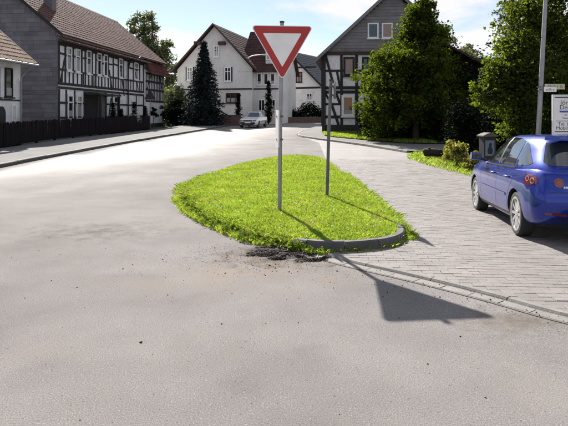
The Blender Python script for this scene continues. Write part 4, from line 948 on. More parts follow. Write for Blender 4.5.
# small shrubs in the front garden of the timber house
for x, y0, D, h, lab in ((113, 104, 37.5, 1.6, 'dark garden shrub near the dark porch of the timber house'), (121, 110, 38.0, 1.25, 'low garden shrub left of the dark downpipe'), (134, 103, 41, 1.75, 'pointed garden shrub right of the dark downpipe'), (145, 107, 43, 1.4, 'small garden shrub just left of the triangular sign back')):
    p = AT(x, 120, D); hh = AT(x, y0, D).z-g(p.x, p.y); make_conifer('garden_shrub', lab, gp(p.x, p.y), hh, hh*.28, M_leafDk, layers=14, per=12, leaf=.10, group='shrubs in the front garden')
for x, D, lab in ((153.5, 46.5, 'thin-stemmed dark little tree left on the white wing wall'), (163, 48, 'thin-stemmed dark little tree right on the white wing wall')):
    p = AT(x, 112, D); zz = p.z-g(p.x, p.y)
    make_tree('wall_tree', lab, 'small tree', gp(p.x, p.y), [(0, 0, zz, .22, .2, .35), (.05, 0, zz-.25, .26, .2, .25), (0, 0, zz+.3, .12, .12, .25)], 900, .11, M_leafDk, zz*.8, .03, clump=.12, limbs=4, group='little trees by the wing wall')
p = AT(134, 117, 39.5); bush('white_flowers', 'pale flowering plant over the fence right of the downpipe', (p.x, p.y), .5, .3, 1.35, 500, .07, M_flower, cat='flowers')
# flowers and bushes on the grass plot
p = G(466, 172); bush('yellow_bush', 'yellow-green flowering bush on the grass plot by the stone pillar', (p[0]+.05, p[1]+1.1), .42, .4, .78, 2600, .07, M_bush, clump=.12)
p = G(476, 174); bush('pillar_bush', 'small yellow-green bush at the foot of the stone pillar', (p[0]+.1, p[1]+.6), .3, .3, .55, 1500, .06, M_bush, clump=.1)
p = G(452, 163); bush('grey_plants', 'low grey-green plants on the grass plot left of the yellow bush', p, .6, .3, .32, 1200, .06, mat('leaf_grey', (.14, .16, .10), .6, .2, 3, isl=.35, transl=.25), clump=.1)
# old log
p = G(433, 158.5); t = thing('old_log', 'dark hollow log lying on the edge of the grass plot', 'log', (p[0], p[1], g(*p)+.05)); t.rotation_euler = (0, 0, R(-8))
b = MB(); b.tube([(-.33, 0, .14), (-.3, 0, .15), (-.1, .02, .155), (.15, -.01, .145), (.31, 0, .13), (.34, 0, .13)], [.10, .14, .15, .145, .13, .10], 12); b.build('trunk_piece', M_log, t, smooth=50)
b = MB(); b.tube([(-.1, .02, .22), (-.14, -.02, .34)], [.05, .035], 7); b.tube([(.18, 0, .2), (.24, .04, .29)], [.04, .025], 7); b.build('branch_stub', M_log, t, smooth=50)

# ================================================================== SIGNS AND POSTS
def tri_round(side, r, n=7):
    """rounded triangle, point down, centred on its top edge's middle"""
    h = side*math.sqrt(3)/2; V = [(-side/2, 0), (0, -h), (side/2, 0)]; out = []
    for i in range(3):
        p = Vector(V[i]); a = (Vector(V[i-1])-p).normalized(); c = (Vector(V[(i+1) % 3])-p).normalized(); bis = (a+c).normalized(); cen = p+bis*(r/math.sin(R(30)))
        t0 = cen+(-c-bis*0).normalized()*0
        n0 = Vector((a.y, -a.x)); n0 = n0 if n0.dot(bis) < 0 else -n0
        n1 = Vector((c.y, -c.x)); n1 = n1 if n1.dot(bis) < 0 else -n1
        a0 = math.atan2(n0.y, n0.x); a1 = math.atan2(n1.y, n1.x); da = (a1-a0+math.pi) % (2*math.pi)-math.pi
        for k in range(n): q = a0+da*k/(n-1); out.append((cen.x+r*math.cos(q), cen.y+r*math.sin(q)))
    return out
pb = G(279.5, 210, .17); top = AT(282, 26, pb[1])
YS = thing('yield_sign', 'red and white triangular yield sign on a grey pole in the grass island', 'traffic sign', (pb[0], pb[1], g(*pb)+.15)); YS.rotation_euler = (0, 0, R(6))
zt = top.z-YS.location.z; dx = top.x-pb[0]
lean = lambda z: dx*z/zt
b = MB(); b.tube([(0, 0, -.2), (lean(zt*.5)-.006, 0, zt*.5), (lean(zt+.05), 0, zt+.05)], .030, 14); b.build('pole', M_metal, YS, smooth=50)
b = MB(); b.tube([(lean(zt+.05), 0, zt+.05), (lean(zt+.075), 0, zt+.075)], .036, 12); b.build('pole_cap', M_cap, YS, smooth=50)
sy = -.045
def plate(side, r, y0, y1, zoff, name, m, parent):
    P = tri_round(side, r); b = MB(); b.prism([(p[0], p[1]) for p in P], lambda a, c, d: (a+lean(zt), d, zt-zoff+c), y0, y1); return b.build(name, m, parent)
pl = plate(.985, .042, sy, sy+.012, 0, 'sign_plate', M_swhite, YS)
plate(.945, .034, sy-.003, sy+.001, .011, 'red_border', M_sred, pl); plate(.605, .010, sy-.006, sy-.002, .120, 'white_face', M_swhite, pl)
bp = plate(.980, .042, sy+.013, sy+.018, .002, 'sign_back', M_sback, YS)
for z in (zt-.16, zt-.5):
    b = MB(); b.box(lean(z)-.042, lean(z)+.042, -.034, .036, z-.02, z+.02); b.build('clamp', M_metald, YS)
# narrow white plate seen edge-on on the same pole
ztop, zbot = AT(277, 110, pb[1]).z-YS.location.z, AT(277, 147, pb[1]).z-YS.location.z; xo = AT(277, 128, pb[1]).x-pb[0]
b = MB(); b.prism([(-.30, zbot), (.26, zbot), (.26, ztop-.02), (.22, ztop), (-.26, ztop), (-.30, ztop-.02)], lambda a, c, d: (xo+.012*0+d-a*.03+lean(c)*.3, a*.45, c), -.010, .010); o = b.build('side_plate', M_swhite, YS)
for z in (zbot+.12, ztop-.1):
    b = MB(); b.box(xo-.01, lean(z)+.04, -.036, .036, z-.015, z+.015); b.build('clamp', M_metald, YS)
# second post with a sign seen edge-on
p2 = G(326.5, 195.5, .17); t2 = AT(331, 81, p2[1])
PS = thing('thin_post', 'thin grey post with an edge-on plate at its top, rear of the grass island', 'post', (p2[0], p2[1], g(*p2)+.15)); z2 = t2.z-PS.location.z; dx2 = t2.x-p2[0]
b = MB(); b.tube([(0, 0, -.2), (.018, 0, z2*.12), (dx2*.45, 0, z2*.5), (dx2, 0, z2)], .030, 12); b.build('pole', M_metald, PS, smooth=50)
b = MB(); b.tube([(dx2, 0, z2), (dx2, 0, z2+.03)], .036, 12); b.build('pole_cap', M_cap, PS, smooth=50)
b = MB(); b.prism([(-.26, z2-.33), (.26, z2-.33), (.28, z2-.31), (.28, z2-.05), (.26, z2-.03), (-.26, z2-.03), (-.28, z2-.05), (-.28, z2-.31)], lambda a, c, d: (dx2+.052+d-a*.03, a, c), -.007, .007); b.build('sign_plate', M_metald, PS)
for z in (z2-.1, z2-.26):
    b = MB(); b.box(dx2-.04, dx2+.055, -.036, .036, z-.015, z+.015); b.build('clamp', M_metald, PS)
# back of a triangular warning sign far left
p3 = AT(150, 121, 42.6); ts = thing('warning_sign_back', 'dark back of a triangular warning sign before the white wing wall', 'traffic sign', gp(p3.x, p3.y))
za = AT(150, 89.5, 42.6).z-ts.location.z; zb_ = AT(150, 99.5, 42.6).z-ts.location.z
b = MB(); b.prism([(-.40, zb_), (.40, zb_), (.42, zb_+.03), (.02, za), (-.02, za), (-.42, zb_+.03)], lambda a, c, d: (a, d, c), -.01, .01); b.build('sign_plate', M_cap, ts)
b = MB(); b.tube([(0, .045, -.1), (0, .045, za-.1)], .03, 8); b.build('pole', M_metald, ts, smooth=50)
# lamp post on the right with two small street-name plates
p4 = AT(535.5, 178, 14.2); LP = thing('lamp_post', 'tall grey lamp post leaning slightly beside the right leafy tree', 'lamp post', gp(p4.x, p4.y)); lz = LP.location.z
def lpx(z): return AT(0, 0, 14.2).x*0+((538.5-535.5)/575*14.2+(545.5-538.5)/575*14.2*(z+lz-AT(0, 130, 14.2).z)/(AT(0, 0, 14.2).z-AT(0, 130, 14.2).z))
b = MB(); b.tube([(lpx(z), 0, z) for z in (-.2, .8, 1.2, 3, 5, 6.6)], [.075, .072, .062, .055, .046, .04], 12); b.build('pole', M_metal, LP, smooth=50)
b = MB(); b.tube([(lpx(6.6), 0, 6.6), (lpx(6.8)+.1, -.1, 6.95), (lpx(6.8)+.5, -.5, 7.1)], .035, 8); b.build('arm', M_metal, LP, smooth=50)
b = MB(); b.prism([(-.35, 0), (.35, 0), (.28, .12), (-.28, .12)], lambda a, c, d: (lpx(6.8)+.62+a*.7+d*.7, -.62-a*.7+d*.7, 7.08+c), -.12, .12); b.build('lamp_head', M_swhite, LP)
b = MB(); zc_ = AT(0, 84, 14.2).z-lz
for px0, px1, py0, py1, lab, nm in ((543.5, 563.5, 84, 89.5, 'long pale street-name plate with dark lettering', 'name_plate'), (542.5, 555, 87.2, 92, 'short white street-name plate under the long one', 'name_plate')):
    q0, q1 = AT(px0, py1, 14.2), AT(px1, py0, 14.2); short = px1 < 560
    b = MB(); y = -.075 if short else -.06; b.box(q0.x-p4.x, q1.x-p4.x, y-.006, y+.004, q0.z-lz, q1.z-lz); o = b.build('name_plate', M_swhite if short else mat('plate_cream', (.55, .5, .36), .5, .1, 5), LP); o['label'] = lab
    x = q0.x-p4.x+.06; k = MB(); hh = q1.z-q0.z
    while x < q1.x-p4.x-.06:
        w = random.uniform(.012, .028); z0_ = q0.z-lz+hh*(.30 if not short else .28); z1_ = z0_+hh*random.choice((.32, .32, .48)); k.box(x, x+w*.35, y-.009, y-.0062, z0_, z1_)
        if random.random() < .6: k.box(x+w*.35, x+w, y-.009, y-.0062, z1_-.012, z1_)
        if random.random() < .5: k.box(x+w*.35, x+w, y-.009, y-.0062, z0_, z0_+.012)
        x += w+.012 if random.random() > .12 else w+.05
    stuff(k.build('lettering', mat('ink', (.05, .045, .05), .6), o))
    b = MB(); b.box(lpx(q0.z-lz)-.065, lpx(q0.z-lz)+.065, y+.004, .064, (q0.z+q1.z)/2-lz-.015, (q0.z+q1.z)/2-lz+.015); b.build('clamp', M_metald, LP)
# white notice board
D5 = 13.4; q0, q1 = AT(553.8, 133.5, D5), AT(553.8, 95.5, D5); BW = 1.05
NB = thing('notice_board', 'white company notice board with dark and blue lettering at the right picture edge', 'sign board', (q0.x+BW/2, D5, g(q0.x+.5, D5))); nz0, nz1 = q0.z-NB.location.z, q1.z-NB.location.z; NB.rotation_euler = (0, 0, R(-4))
b = MB(); b.box(-BW/2, BW/2, -.015, .015, nz0, nz1); board = b.build('board', M_swhite, NB)
fr_ = MB(); fr_.box(-BW/2-.025, -BW/2, -.022, .02, nz0-.02, nz1+.02); fr_.box(BW/2, BW/2+.025, -.022, .02, nz0-.02, nz1+.02); fr_.box(-BW/2, BW/2, -.021, .02, nz1, nz1+.02); fr_.box(-BW/2, BW/2, -.021, .02, nz0-.02, nz0); fr_.build('frame', M_frame, NB)
for x in (-BW/2+.12, BW/2-.12): b = MB(); b.tube([(x, .045, -.2), (x, .045, nz1)], .028, 8); b.build('post', M_metald, NB, smooth=50)
INK = MATS['ink']; BLUE = mat('blue_print', (.05, .08, .35), .5)
hN = nz1-nz0
def strip(fz0, fz1, x0, x1, m): b = MB(); b.box(x0, x1, -.019, -.0155, nz0+hN*fz0, nz0+hN*fz1); return b.build('printed_bar', m, board)
strip(.935, .965, -BW/2+.03, BW/2-.03, INK); strip(.555, .60, -BW/2+.14, BW/2-.1, BLUE); strip(.035, .06, -BW/2+.03, BW/2-.03, INK); strip(.325, .335, -BW/2+.06, BW/2-.06, INK)
def text(s, x, z, size, m, parent, y=-.017):
    cu = bpy.data.curves.new('txt', 'FONT'); cu.body = s; cu.size = size; cu.extrude = .0008; tmp = bpy.data.objects.new('txt', cu); COL.objects.link(tmp)
    bpy.context.view_layer.update(); me = bpy.data.meshes.new_from_object(tmp.evaluated_get(bpy.context.evaluated_depsgraph_get())); bpy.data.objects.remove(tmp); me.materials.clear(); me.materials.append(m)
    o = link('lettering', me, parent); o.location = (x, y, z); o.rotation_euler = (R(90), 0, 0); return o
text('Jörg', -BW/2+.16, nz0+hN*.76, .145, INK, board); text('Deiss', -BW/2+.14, nz0+hN*.635, .145, INK, board)
text('Tel. 0 56', -BW/2+.10, nz0+hN*.21, .115, INK, board); text('Mobil', -BW/2+.06, nz0+hN*.10, .115, INK, board); text('01', -BW/2+.42, nz0+hN*.10, .115, INK, board); text('im Hof', -BW/2+.25, nz0+hN*.47, .06, INK, board); text('Meisterbetrieb', -BW/2+.2, nz0+hN*.385, .055, INK, board)
# stone pillar with a pale panel and a roof-like cap
D6 = 15.6; q = AT(487.5, 160, D6); ST = thing('stone_pillar', 'dark stone pillar with curved cap and grey-blue panel beside the blue car', 'pillar', gp(q.x, q.y)); sz = ST.location.z; zt6 = AT(0, 136.5, D6).z-sz; ST.rotation_euler = (0, 0, R(14))
w6 = (494.5-481)/575*D6/2
b = MB(); b.box(-w6, w6, -.12, .12, -.1, zt6); b.build('shaft', M_stone, ST)
b = MB(); b.prism([(-w6-.05, zt6), (w6+.05, zt6), (w6+.05, zt6+.03), (w6*.55, zt6+.085), (0, zt6+.11), (-w6*.55, zt6+.085), (-w6-.05, zt6+.03)], lambda a, c, d: (a, d, c), -.16, .16); b.build('cap', mat('cap_stone', (.10, .085, .08), .8, .25, 6, .4, 40), ST)
b = MB(); b.box(-w6+.035, w6-.06, -.135, -.118, zt6-.52, zt6-.10); pn = b.build('panel', M_plaque, ST)
b = MB(); xc = -.012; b.prism([(xc-.05, zt6-.46), (xc+.06, zt6-.46), (xc+.08, zt6-.36), (xc+.05, zt6-.31), (xc+.04, zt6-.24), (xc+.055, zt6-.20), (xc+.03, zt6-.17), (xc-.01, zt6-.17), (xc-.03, zt6-.21), (xc-.02, zt6-.25), (xc-.05, zt6-.30), (xc-.08, zt6-.37)], lambda a, c, d: (a, d, c), -.142, -.134); b.build('relief', M_stone, pn)

# ================================================================== CARS
def interp(x, T): return float(np.interp(x, [a for a, _ in T], [b for _, b in T]))
def smooth_tab(T):
    """cubic resample of a table so that outlines have no kinks"""
    xs_ = np.array([a for a, _ in T], float); ys_ = np.array([b for _, b in T], float); m_ = np.gradient(ys_, xs_); X_ = np.unique(np.r_[np.linspace(xs_[0], xs_[-1], 120), xs_]); out = []
    for x in X_:
        i = min(max(np.searchsorted(xs_, x)-1, 0), len(xs_)-2); h = xs_[i+1]-xs_[i]; t = (x-xs_[i])/h
        dl = (ys_[i+1]-ys_[i])/h; m0 = 0 if (dl == 0) else np.clip(m_[i]/dl, 0, 3)*dl; m1 = 0 if (dl == 0) else np.clip(m_[i+1]/dl, 0, 3)*dl
        out.append((x, (2*t**3-3*t*t+1)*ys_[i]+(t**3-2*t*t+t)*h*m0+(-2*t**3+3*t*t)*ys_[i+1]+(t**3-t*t)*h*m1))
    return out
def make_car(name, label, cat, spec, paint, mtx):
    c = spec; L = c['L']; T = {k: smooth_tab(v) for k, v in c.items() if isinstance(v, list)}
    root = thing(name, label, cat, mtx=mtx)
    # lower body: sections along the length, tail and nose raked by height
    st = np.unique(np.r_[np.linspace(0, .5, 16), np.linspace(.5, L-.6, 40), np.linspace(L-.6, L, 18)]); prof = []
    for s in st:
        w, zb, zt_ = interp(s, T['w']), interp(s, T['zb']), interp(s, T['zt']); zs = zt_-c.get('crown', .035)
        key = [(0, zb), (.78*w, zb), (.92*w, zb+.035), (.965*w, zb+.12), (.99*w, zb+.26*(zs-zb)), (1.0*w, zb+.50*(zs-zb)), (.992*w, zb+.66*(zs-zb)), (.975*w, zb+.80*(zs-zb)), (.955*w, zb+.90*(zs-zb)), (.925*w, zs-.012), (.86*w, zs+.012), (.6*w, zt_-.008), (.3*w, zt_-.001), (0, zt_)]
        pts = smooth_open(key, .01); d = np.r_[0, np.cumsum(np.hypot(*np.diff(pts, axis=0).T))]; q = np.linspace(0, d[-1], 44); prof.append(np.c_[np.interp(q, d, pts[:, 0]), np.interp(q, d, pts[:, 1])])
    b = MB(); n = 44; ring = 2*n-2
    for s, pr in zip(st, prof):
        full = [(p[0], p[1]) for p in pr]+[(-p[0], p[1]) for p in pr[-2:0:-1]]
        for y, z in full:
            x = s+interp(z, T['rr'])*max(0, 1-s/.6)**1.5-interp(z, T['rf'])*max(0, 1-(L-s)/.7)**1.5; b.v.append((x-L/2, y, z))
    for i in range(len(st)-1):
        for j in range(ring): b.f.append((i*ring+j, i*ring+(j+1) % ring, (i+1)*ring+(j+1) % ring, (i+1)*ring+j))
    for i0 in (0, (len(st)-1)*ring):     # end faces as strips between left and right
        for j in range(n-1):
            a, c2 = i0+j, i0+(ring-j) % ring; a2, c3 = i0+j+1, i0+(ring-j-1) % ring
            f = [a, a2, c3, c2]; f = list(dict.fromkeys(f)); b.f.append(tuple(f))
    me = b.mesh('body', paint); finish(me, None, True)
    bo = link('body', me, root)
    cut = MB()
    for wx in c['wheels']:
        for sgn in (-1, 1): cut.tube([(wx-L/2, sgn*(c['track']-.20), c['wr']+.005), (wx-L/2, sgn*1.2, c['wr']+.005)], c['wr']*1.13, 40)
    cme = cut.mesh('cut', M_cap); finish(cme); co = link('cut', cme); 
    md = bo.modifiers.new('arch', 'BOOLEAN'); md.operation = 'DIFFERENCE'; md.solver = 'EXACT'; md.object = co; md.material_mode = 'TRANSFER'
    co.matrix_world = mtx; bpy.context.view_layer.update(); ev = bo.evaluated_get(bpy.context.evaluated_depsgraph_get()); nm = bpy.data.meshes.new_from_object(ev)
    bo.modifiers.clear(); bo.data = nm; bpy.data.objects.remove(co); finish(nm, 32, False)
    # cabin: horizontal slices
    zz = np.r_[np.linspace(c['cab0'], c['H']-.09, 16), c['H']-.09*(1-np.sin(np.linspace(0, math.pi/2, 9)[1:]))]; gb = MB(); K = 72
    for z in zz:
        xr, xf, hw = interp(z, T['xr']), interp(z, T['xf']), interp(z, T['hw']); cx, a = (xr+xf)/2, (xf-xr)/2
        for k in range(K):
            t_ = 2*math.pi*k/K; cc, ss = math.cos(t_), math.sin(t_); e = c.get('sq', 4.2)
            x = cx+a*math.copysign(abs(cc)**(2/e), cc); taper = 1-.10*((x-cx)/max(a, .01))**2
            gb.v.append((x-L/2, hw*taper*math.copysign(abs(ss)**(2/e), ss), z))
    for i in range(len(zz)-1):
        for k in range(K): gb.f.append((i*K+k, i*K+(k+1) % K, (i+1)*K+(k+1) % K, (i+1)*K+k))
    gb.f.append(tuple(range(K-1, -1, -1))); gb.f.append(tuple((len(zz)-1)*K+k for k in range(K)))
    cabin = gb.build('cabin', paint, root, smooth=40)
    bm = bmesh.new(); bm.from_mesh(bo.data); bm.from_mesh(cabin.data); tree = BVHTree.FromBMesh(bm); bm.free()
    def patch(nm, poly, O, Rt, Up, Dr, off, m, parent=root, step=.05):
        """flat outline pressed onto the body surface along Dr"""
        O, Rt, Up, Dr = Vector(O), Vector(Rt).normalized(), Vector(Up).normalized(), Vector(Dr).normalized(); pb_ = poly_bm(poly, step); dead = []
        for v in pb_.verts:
            p = O+Rt*v.co.x+Up*v.co.y; h, nn, _, _ = tree.ray_cast(p-Dr*4, Dr, 8)
            if h is None: dead.append(v); continue
            if nn.dot(Dr) > 0: nn = -nn
            v.co = h+nn*off
        bmesh.ops.delete(pb_, geom=dead, context='VERTS')
        me_ = bpy.data.meshes.new(nm); pb_.to_mesh(me_); pb_.free(); me_.materials.append(m)
        finish(me_, 50, True)
        s_ = sum(((p.normal.dot(Dr)) for p in me_.polygons)); 
        if s_ > 0: me_.flip_normals()
        return link(nm, me_, parent)
    def side(nm, poly, off, m, sgn, parent=root, step=.06):
        return patch(nm, [(x-L/2, z) for x, z in poly], (0, 0, 0), (1, 0, 0), (0, 0, 1), (0, -sgn, 0), off, m, parent, step)
    def line(nm, pts, w, off, m, sgn):
        for (x0, z0), (x1, z1) in zip(pts[:-1], pts[1:]):
            d = Vector((x1-x0, z1-z0)).normalized(); q = Vector((-d.y, d.x))*w/2; side(nm, [(x0+q.x, z0+q.y), (x0-q.x, z0-q.y), (x1-q.x, z1-q.y), (x1+q.x, z1+q.y)], off, m, sgn, root, .05)
    def ends(nm, poly, off, m, rear=True, parent=root, dirv=None, step=.05):
        d = Vector(dirv) if dirv else Vector((1 if rear else -1, 0, 0)); rt = Vector((-d.y, d.x, 0)).normalized()*(1 if rear else 1)
        return patch(nm, poly, (0, 0, 0), rt, (0, 0, 1), d, off, m, parent, step)
    return root, bo, cabin, side, line, ends, patch
def wheel(root, x, y, z, r, w, sgn, spokes, rimm, L, rim_r=.66):
    wt = link('wheel', None, root); wt.location = (x-L/2, y, z); wt.empty_display_size = .1
    b = MB(); N = 44; pr = [(r*rim_r, -w*.46), (r*.80, -w*.52), (r*.93, -w*.5), (r*.99, -w*.40), (r, -w*.2), (r, w*.2), (r*.99, w*.40), (r*.93, w*.5), (r*.80, w*.52), (r*rim_r, w*.46)]
    for k in range(N):
        a = 2*math.pi*k/N
        for q, yy in pr: b.v.append((q*math.cos(a), yy, q*math.sin(a)))
    m_ = len(pr)
    for k in range(N):
        for j in range(m_): b.f.append((k*m_+j, k*m_+(j+1) % m_, ((k+1) % N)*m_+(j+1) % m_, ((k+1) % N)*m_+j))
    b.build('tyre', mat('rubber', (.02, .02, .02), .85, .2, 20), wt, smooth=40)
    b = MB(); o = sgn*w*.44
    def ringp(r0, r1, y0, y1):
        n0 = len(b.v)
        for k in range(36):
            a = 2*math.pi*k/36
            for q, yy in ((r0, y0), (r1, y0), (r1, y1), (r0, y1)): b.v.append((q*math.cos(a), yy, q*math.sin(a)))
        for k in range(36):
            for j in range(4): b.f.append((n0+k*4+j, n0+k*4+(j+1) % 4, n0+((k+1) % 36)*4+(j+1) % 4, n0+((k+1) % 36)*4+j))
    ringp(r*rim_r*.90, r*rim_r*1.03, o-sgn*.03, o+sgn*.012); ringp(.0, r*.13, o-sgn*.04, o+sgn*.002)
    for k in range(spokes):
        a = 2*math.pi*k/spokes; ca_, sa_ = math.cos(a), math.sin(a); r0, r1 = r*.08, r*rim_r*.95; w0, w1 = r*.06, r*.075
        P = [(r0, -w0, o-sgn*.035), (r1, -w1, o-sgn*.02), (r1, w1, o-sgn*.02), (r0, w0, o-sgn*.035), (r0, -w0, o-sgn*.005), (r1, -w1*.8, o+sgn*.004), (r1, w1*.8, o+sgn*.004), (r0, w0, o-sgn*.005)]
        b.hexa([(p*ca_-q*sa_, yy, p*sa_+q*ca_) for p, q, yy in P])
    rim = b.build('rim', rimm, wt, smooth=35)
    b = MB(); n0 = 0; b.tube([(0, o-sgn*.10, 0), (0, o-sgn*.06, 0)], r*rim_r*1.0, 30); b.build('brake_well', M_cap, rim)
    return wt
def car_matrix(cx, cy, heading, scale=1.0):
    f = Vector((heading[0], heading[1], 0)).normalized(); l = Vector((-f.y, f.x, 0)); e = 1.3
    zf, zr = g(cx+f.x*e, cy+f.y*e), g(cx-f.x*e, cy-f.y*e); zl, zr2 = g(cx+l.x*.75, cy+l.y*.75), g(cx-l.x*.75, cy-l.y*.75)
    fx = Vector((f.x, f.y, (zf-zr)/(2*e))).normalized(); ly = Vector((l.x, l.y, (zl-zr2)/1.5)).normalized(); up = fx.cross(ly).normalized(); ly = up.cross(fx)
    z = (zf+zr+zl+zr2)/4+.018
    return Matrix(((fx.x*scale, ly.x*scale, up.x*scale, cx), (fx.y*scale, ly.y*scale, up.y*scale, cy), (fx.z*scale, ly.z*scale, up.z*scale, z), (0, 0, 0, 1)))
M_blue = mat('blue_paint', (.002, .022, .27), .3, .04, 2, metal=.55, coat=.7)
M_silver = mat('pale_paint', (.62, .62, .58), .3, .04, 2, coat=.8)
M_cglass = mat('car_glass', (.02, .024, .028), .03, .1, 2, spec=1.0, coat=.6)
M_alloy = mat('alloy', (.62, .62, .63), .3, .08, 8, metal=.8)
M_red = mat('lamp_red', (.13, .008, .010), .12, .1, 8, coat=1)
M_clear = mat('lamp_clear', (.24, .17, .18), .12, .15, 12, coat=1)
M_trim = mat('black_trim', (.012, .012, .014), .4, .1, 8)
M_amber = mat('lamp_amber', (.32, .07, .02), .2, .1, 8)
# ---- blue hatchback
blue = dict(L=4.42, H=1.465, track=.765, wr=.316, wheels=(.85, 3.49), cab0=.90, sq=6.0, crown=.03,
    w=[(0, .70), (.04, .76), (.12, .815), (.3, .852), (.7, .872), (1.2, .877), (3.2, .877), (3.7, .865), (4.0, .83), (4.2, .76), (4.32, .66), (4.42, .50)],
    zb=[(0, .36), (.1, .30), (.4, .23), (.9, .20), (3.6, .19), (4.2, .21), (4.42, .28)],
    zt=[(0, .98), (.3, 1.0), (1.5, .985), (2.8, .965), (3.3, .955), (3.7, .89), (4.0, .82), (4.25, .74), (4.42, .60)],
    rr=[(.2, .10), (.4, .03), (.55, 0), (.68, .012), (.78, .035), (.88, .06), (1.0, .10)], rf=[(.2, .06), (.45, 0), (.6, .01), (.75, .10), (1.0, .2)],
    xr=[(.88, .09), (1.0, .12), (1.15, .26), (1.3, .40), (1.375, .46), (1.42, .54), (1.45, .72), (1.465, 1.3)],
    xf=[(.88, 3.50), (1.0, 3.22), (1.15, 2.92), (1.3, 2.62), (1.375, 2.46), (1.42, 2.32), (1.45, 2.1), (1.465, 1.7)],
    hw=[(.88, .845), (.95, .83), (1.05, .795), (1.2, .725), (1.32, .66), (1.375, .615), (1.42, .545), (1.45, .42), (1.465, .16)])
ra, fa = G(514, 236.3), G(475.5, 211.0)
hd = Vector((fa[0]-ra[0], fa[1]-ra[1])).normalized(); rv = Vector((hd.y, -hd.x)); sc = .985
cen = Vector(ra)+hd*sc*(4.42/2-.85)+rv*sc*(.765+.10)
root, bo, cabin, side, line, ends, patch = make_car('blue_hatchback', 'metallic blue hatchback parked on the paved street at the right edge', 'car', blue, M_blue, car_matrix(cen.x, cen.y, hd, sc))
for sgn in (-1, 1):
    side('side_window', [(.50, 1.06), (.62, 1.02), (1.02, 1.0), (1.02, 1.345), (.88, 1.31)], .004, M_cglass, sgn); side('side_window', [(1.09, 1.0), (1.84, .985), (1.84, 1.40), (1.40, 1.395), (1.09, 1.355)], .004, M_cglass, sgn); side('side_window', [(1.93, .985), (2.95, .975), (2.62, 1.20), (2.34, 1.372), (1.93, 1.40)], .004, M_cglass, sgn)
    side('pillar_trim', [(1.845, .985), (1.925, .985), (1.925, 1.40), (1.845, 1.40)], .005, M_trim, sgn)
    for seg in ([(1.02, .97), (1.88, .952)], [(1.88, .952), (2.98, .945)]): line('belt_trim', seg, .022, .006, M_trim, sgn)
    line('door_gap', [(1.88, .95), (1.88, .36), (1.92, .25)], .008, .0025, M_trim, sgn); line('door_gap', [(3.0, .94), (2.98, .6), (2.9, .26)], .008, .0025, M_trim, sgn); line('door_gap', [(1.06, .96), (1.02, .78), (1.22, .52), (1.28, .26)], .008, .0025, M_trim, sgn)
    line('rub_strip', [(1.30, .545), (2.90, .555)], .04, .010, M_blue, sgn); line('sill_trim', [(1.25, .265), (3.05, .255)], .035, .004, M_trim, sgn)
    for x in (1.15, 1.98):
        b = MB(); b.tube([(x-2.21, sgn*.862, .82), (x-2.21+.04, sgn*.895, .825), (x-2.21+.17, sgn*.895, .825), (x-2.21+.21, sgn*.862, .82)], .014, 7); b.build('door_handle', M_blue, root, smooth=60)
    b = MB(); pts = [(0, 0), (.09, -.02), (.11, .06), (.07, .13), (0, .135), (-.03, .07)]; b.prism([(p_*.9, q_*.85) for p_, q_ in pts], lambda a, z, d: (2.80-2.21+a*.9, sgn*(.90+d), .985+z+.02*(d/.17)), 0, .17); mi = b.build('mirror', M_blue, root, smooth=60)
    b = MB(); b.box(2.76-2.21, 2.79-2.21, min(sgn*.915, sgn*1.05), max(sgn*.915, sgn*1.05), .995, 1.085); b.build('mirror_glass', M_cglass, mi)
    b = MB(); b.tube([(2.83-2.21, sgn*.80, .975), (2.83-2.21, sgn*.90, 1.01)], .025, 8); b.build('mirror_arm', M_trim, mi)
    # tail lamp cluster on the corner
    dv = Vector((1, -sgn*.8, 0)); LO = -.57*sgn
    cl = ends('tail_lamp', [(LO+a_, z_) for a_, z_, q in ((-.13, .815, 0), (.0, .775, 0), (.12, .785, 0), (.14, .84, 0), (.10, .915, 0), (-.05, .92, 0), (-.14, .88, 0))], .004, M_red, True, dirv=dv, step=.04)
    for (oc, zc, rad, mt) in ((-.06, .862, .040, M_clear), (.045, .845, .043, M_clear)):
        P = [(LO+oc*(-sgn)+rad*math.cos(t_), zc+rad*math.sin(t_)) for t_ in np.linspace(0, 6.283, 18, endpoint=False)]; rl_ = ends('lamp_disc', P, .008, mt, True, cl, dirv=dv, step=.03)
        P = [(LO+oc*(-sgn)+rad*.55*math.cos(t_), zc+rad*.55*math.sin(t_)) for t_ in np.linspace(0, 6.283, 14, endpoint=False)]; ends('lamp_disc', P, .011, M_red, True, cl, dirv=dv, step=.03)
    P = [(-sgn*-.53+.062*math.cos(t_), .835+.062*math.sin(t_)) for t_ in np.linspace(0, 6.283, 18, endpoint=False)]; il = ends('tail_lamp', P, .006, M_red, True)
    P = [(-sgn*-.53+.03*math.cos(t_), .835+.03*math.sin(t_)) for t_ in np.linspace(0, 6.283, 14, endpoint=False)]; ends('lamp_disc', P, .009, M_amber, True, il)
    P = [(sgn*.44, .405), (sgn*.70, .42), (sgn*.70, .45), (sgn*.44, .435)]; ends('reflector', P if sgn > 0 else P[::-1], .005, M_red, True)
    ends('headlamp', [(sgn*.46, .62), (sgn*.74, .66), (sgn*.72, .76), (sgn*.5, .72)][::sgn], .004, M_clear, False)
ends('rear_window', [(-.60, 1.045), (.60, 1.045), (.63, 1.09), (.53, 1.345), (-.53, 1.345), (-.63, 1.09)], .004, M_cglass, True)
ends('windscreen', [(-.68, 1.0), (.68, 1.0), (.54, 1.36), (-.54, 1.36)], .004, M_cglass, False)
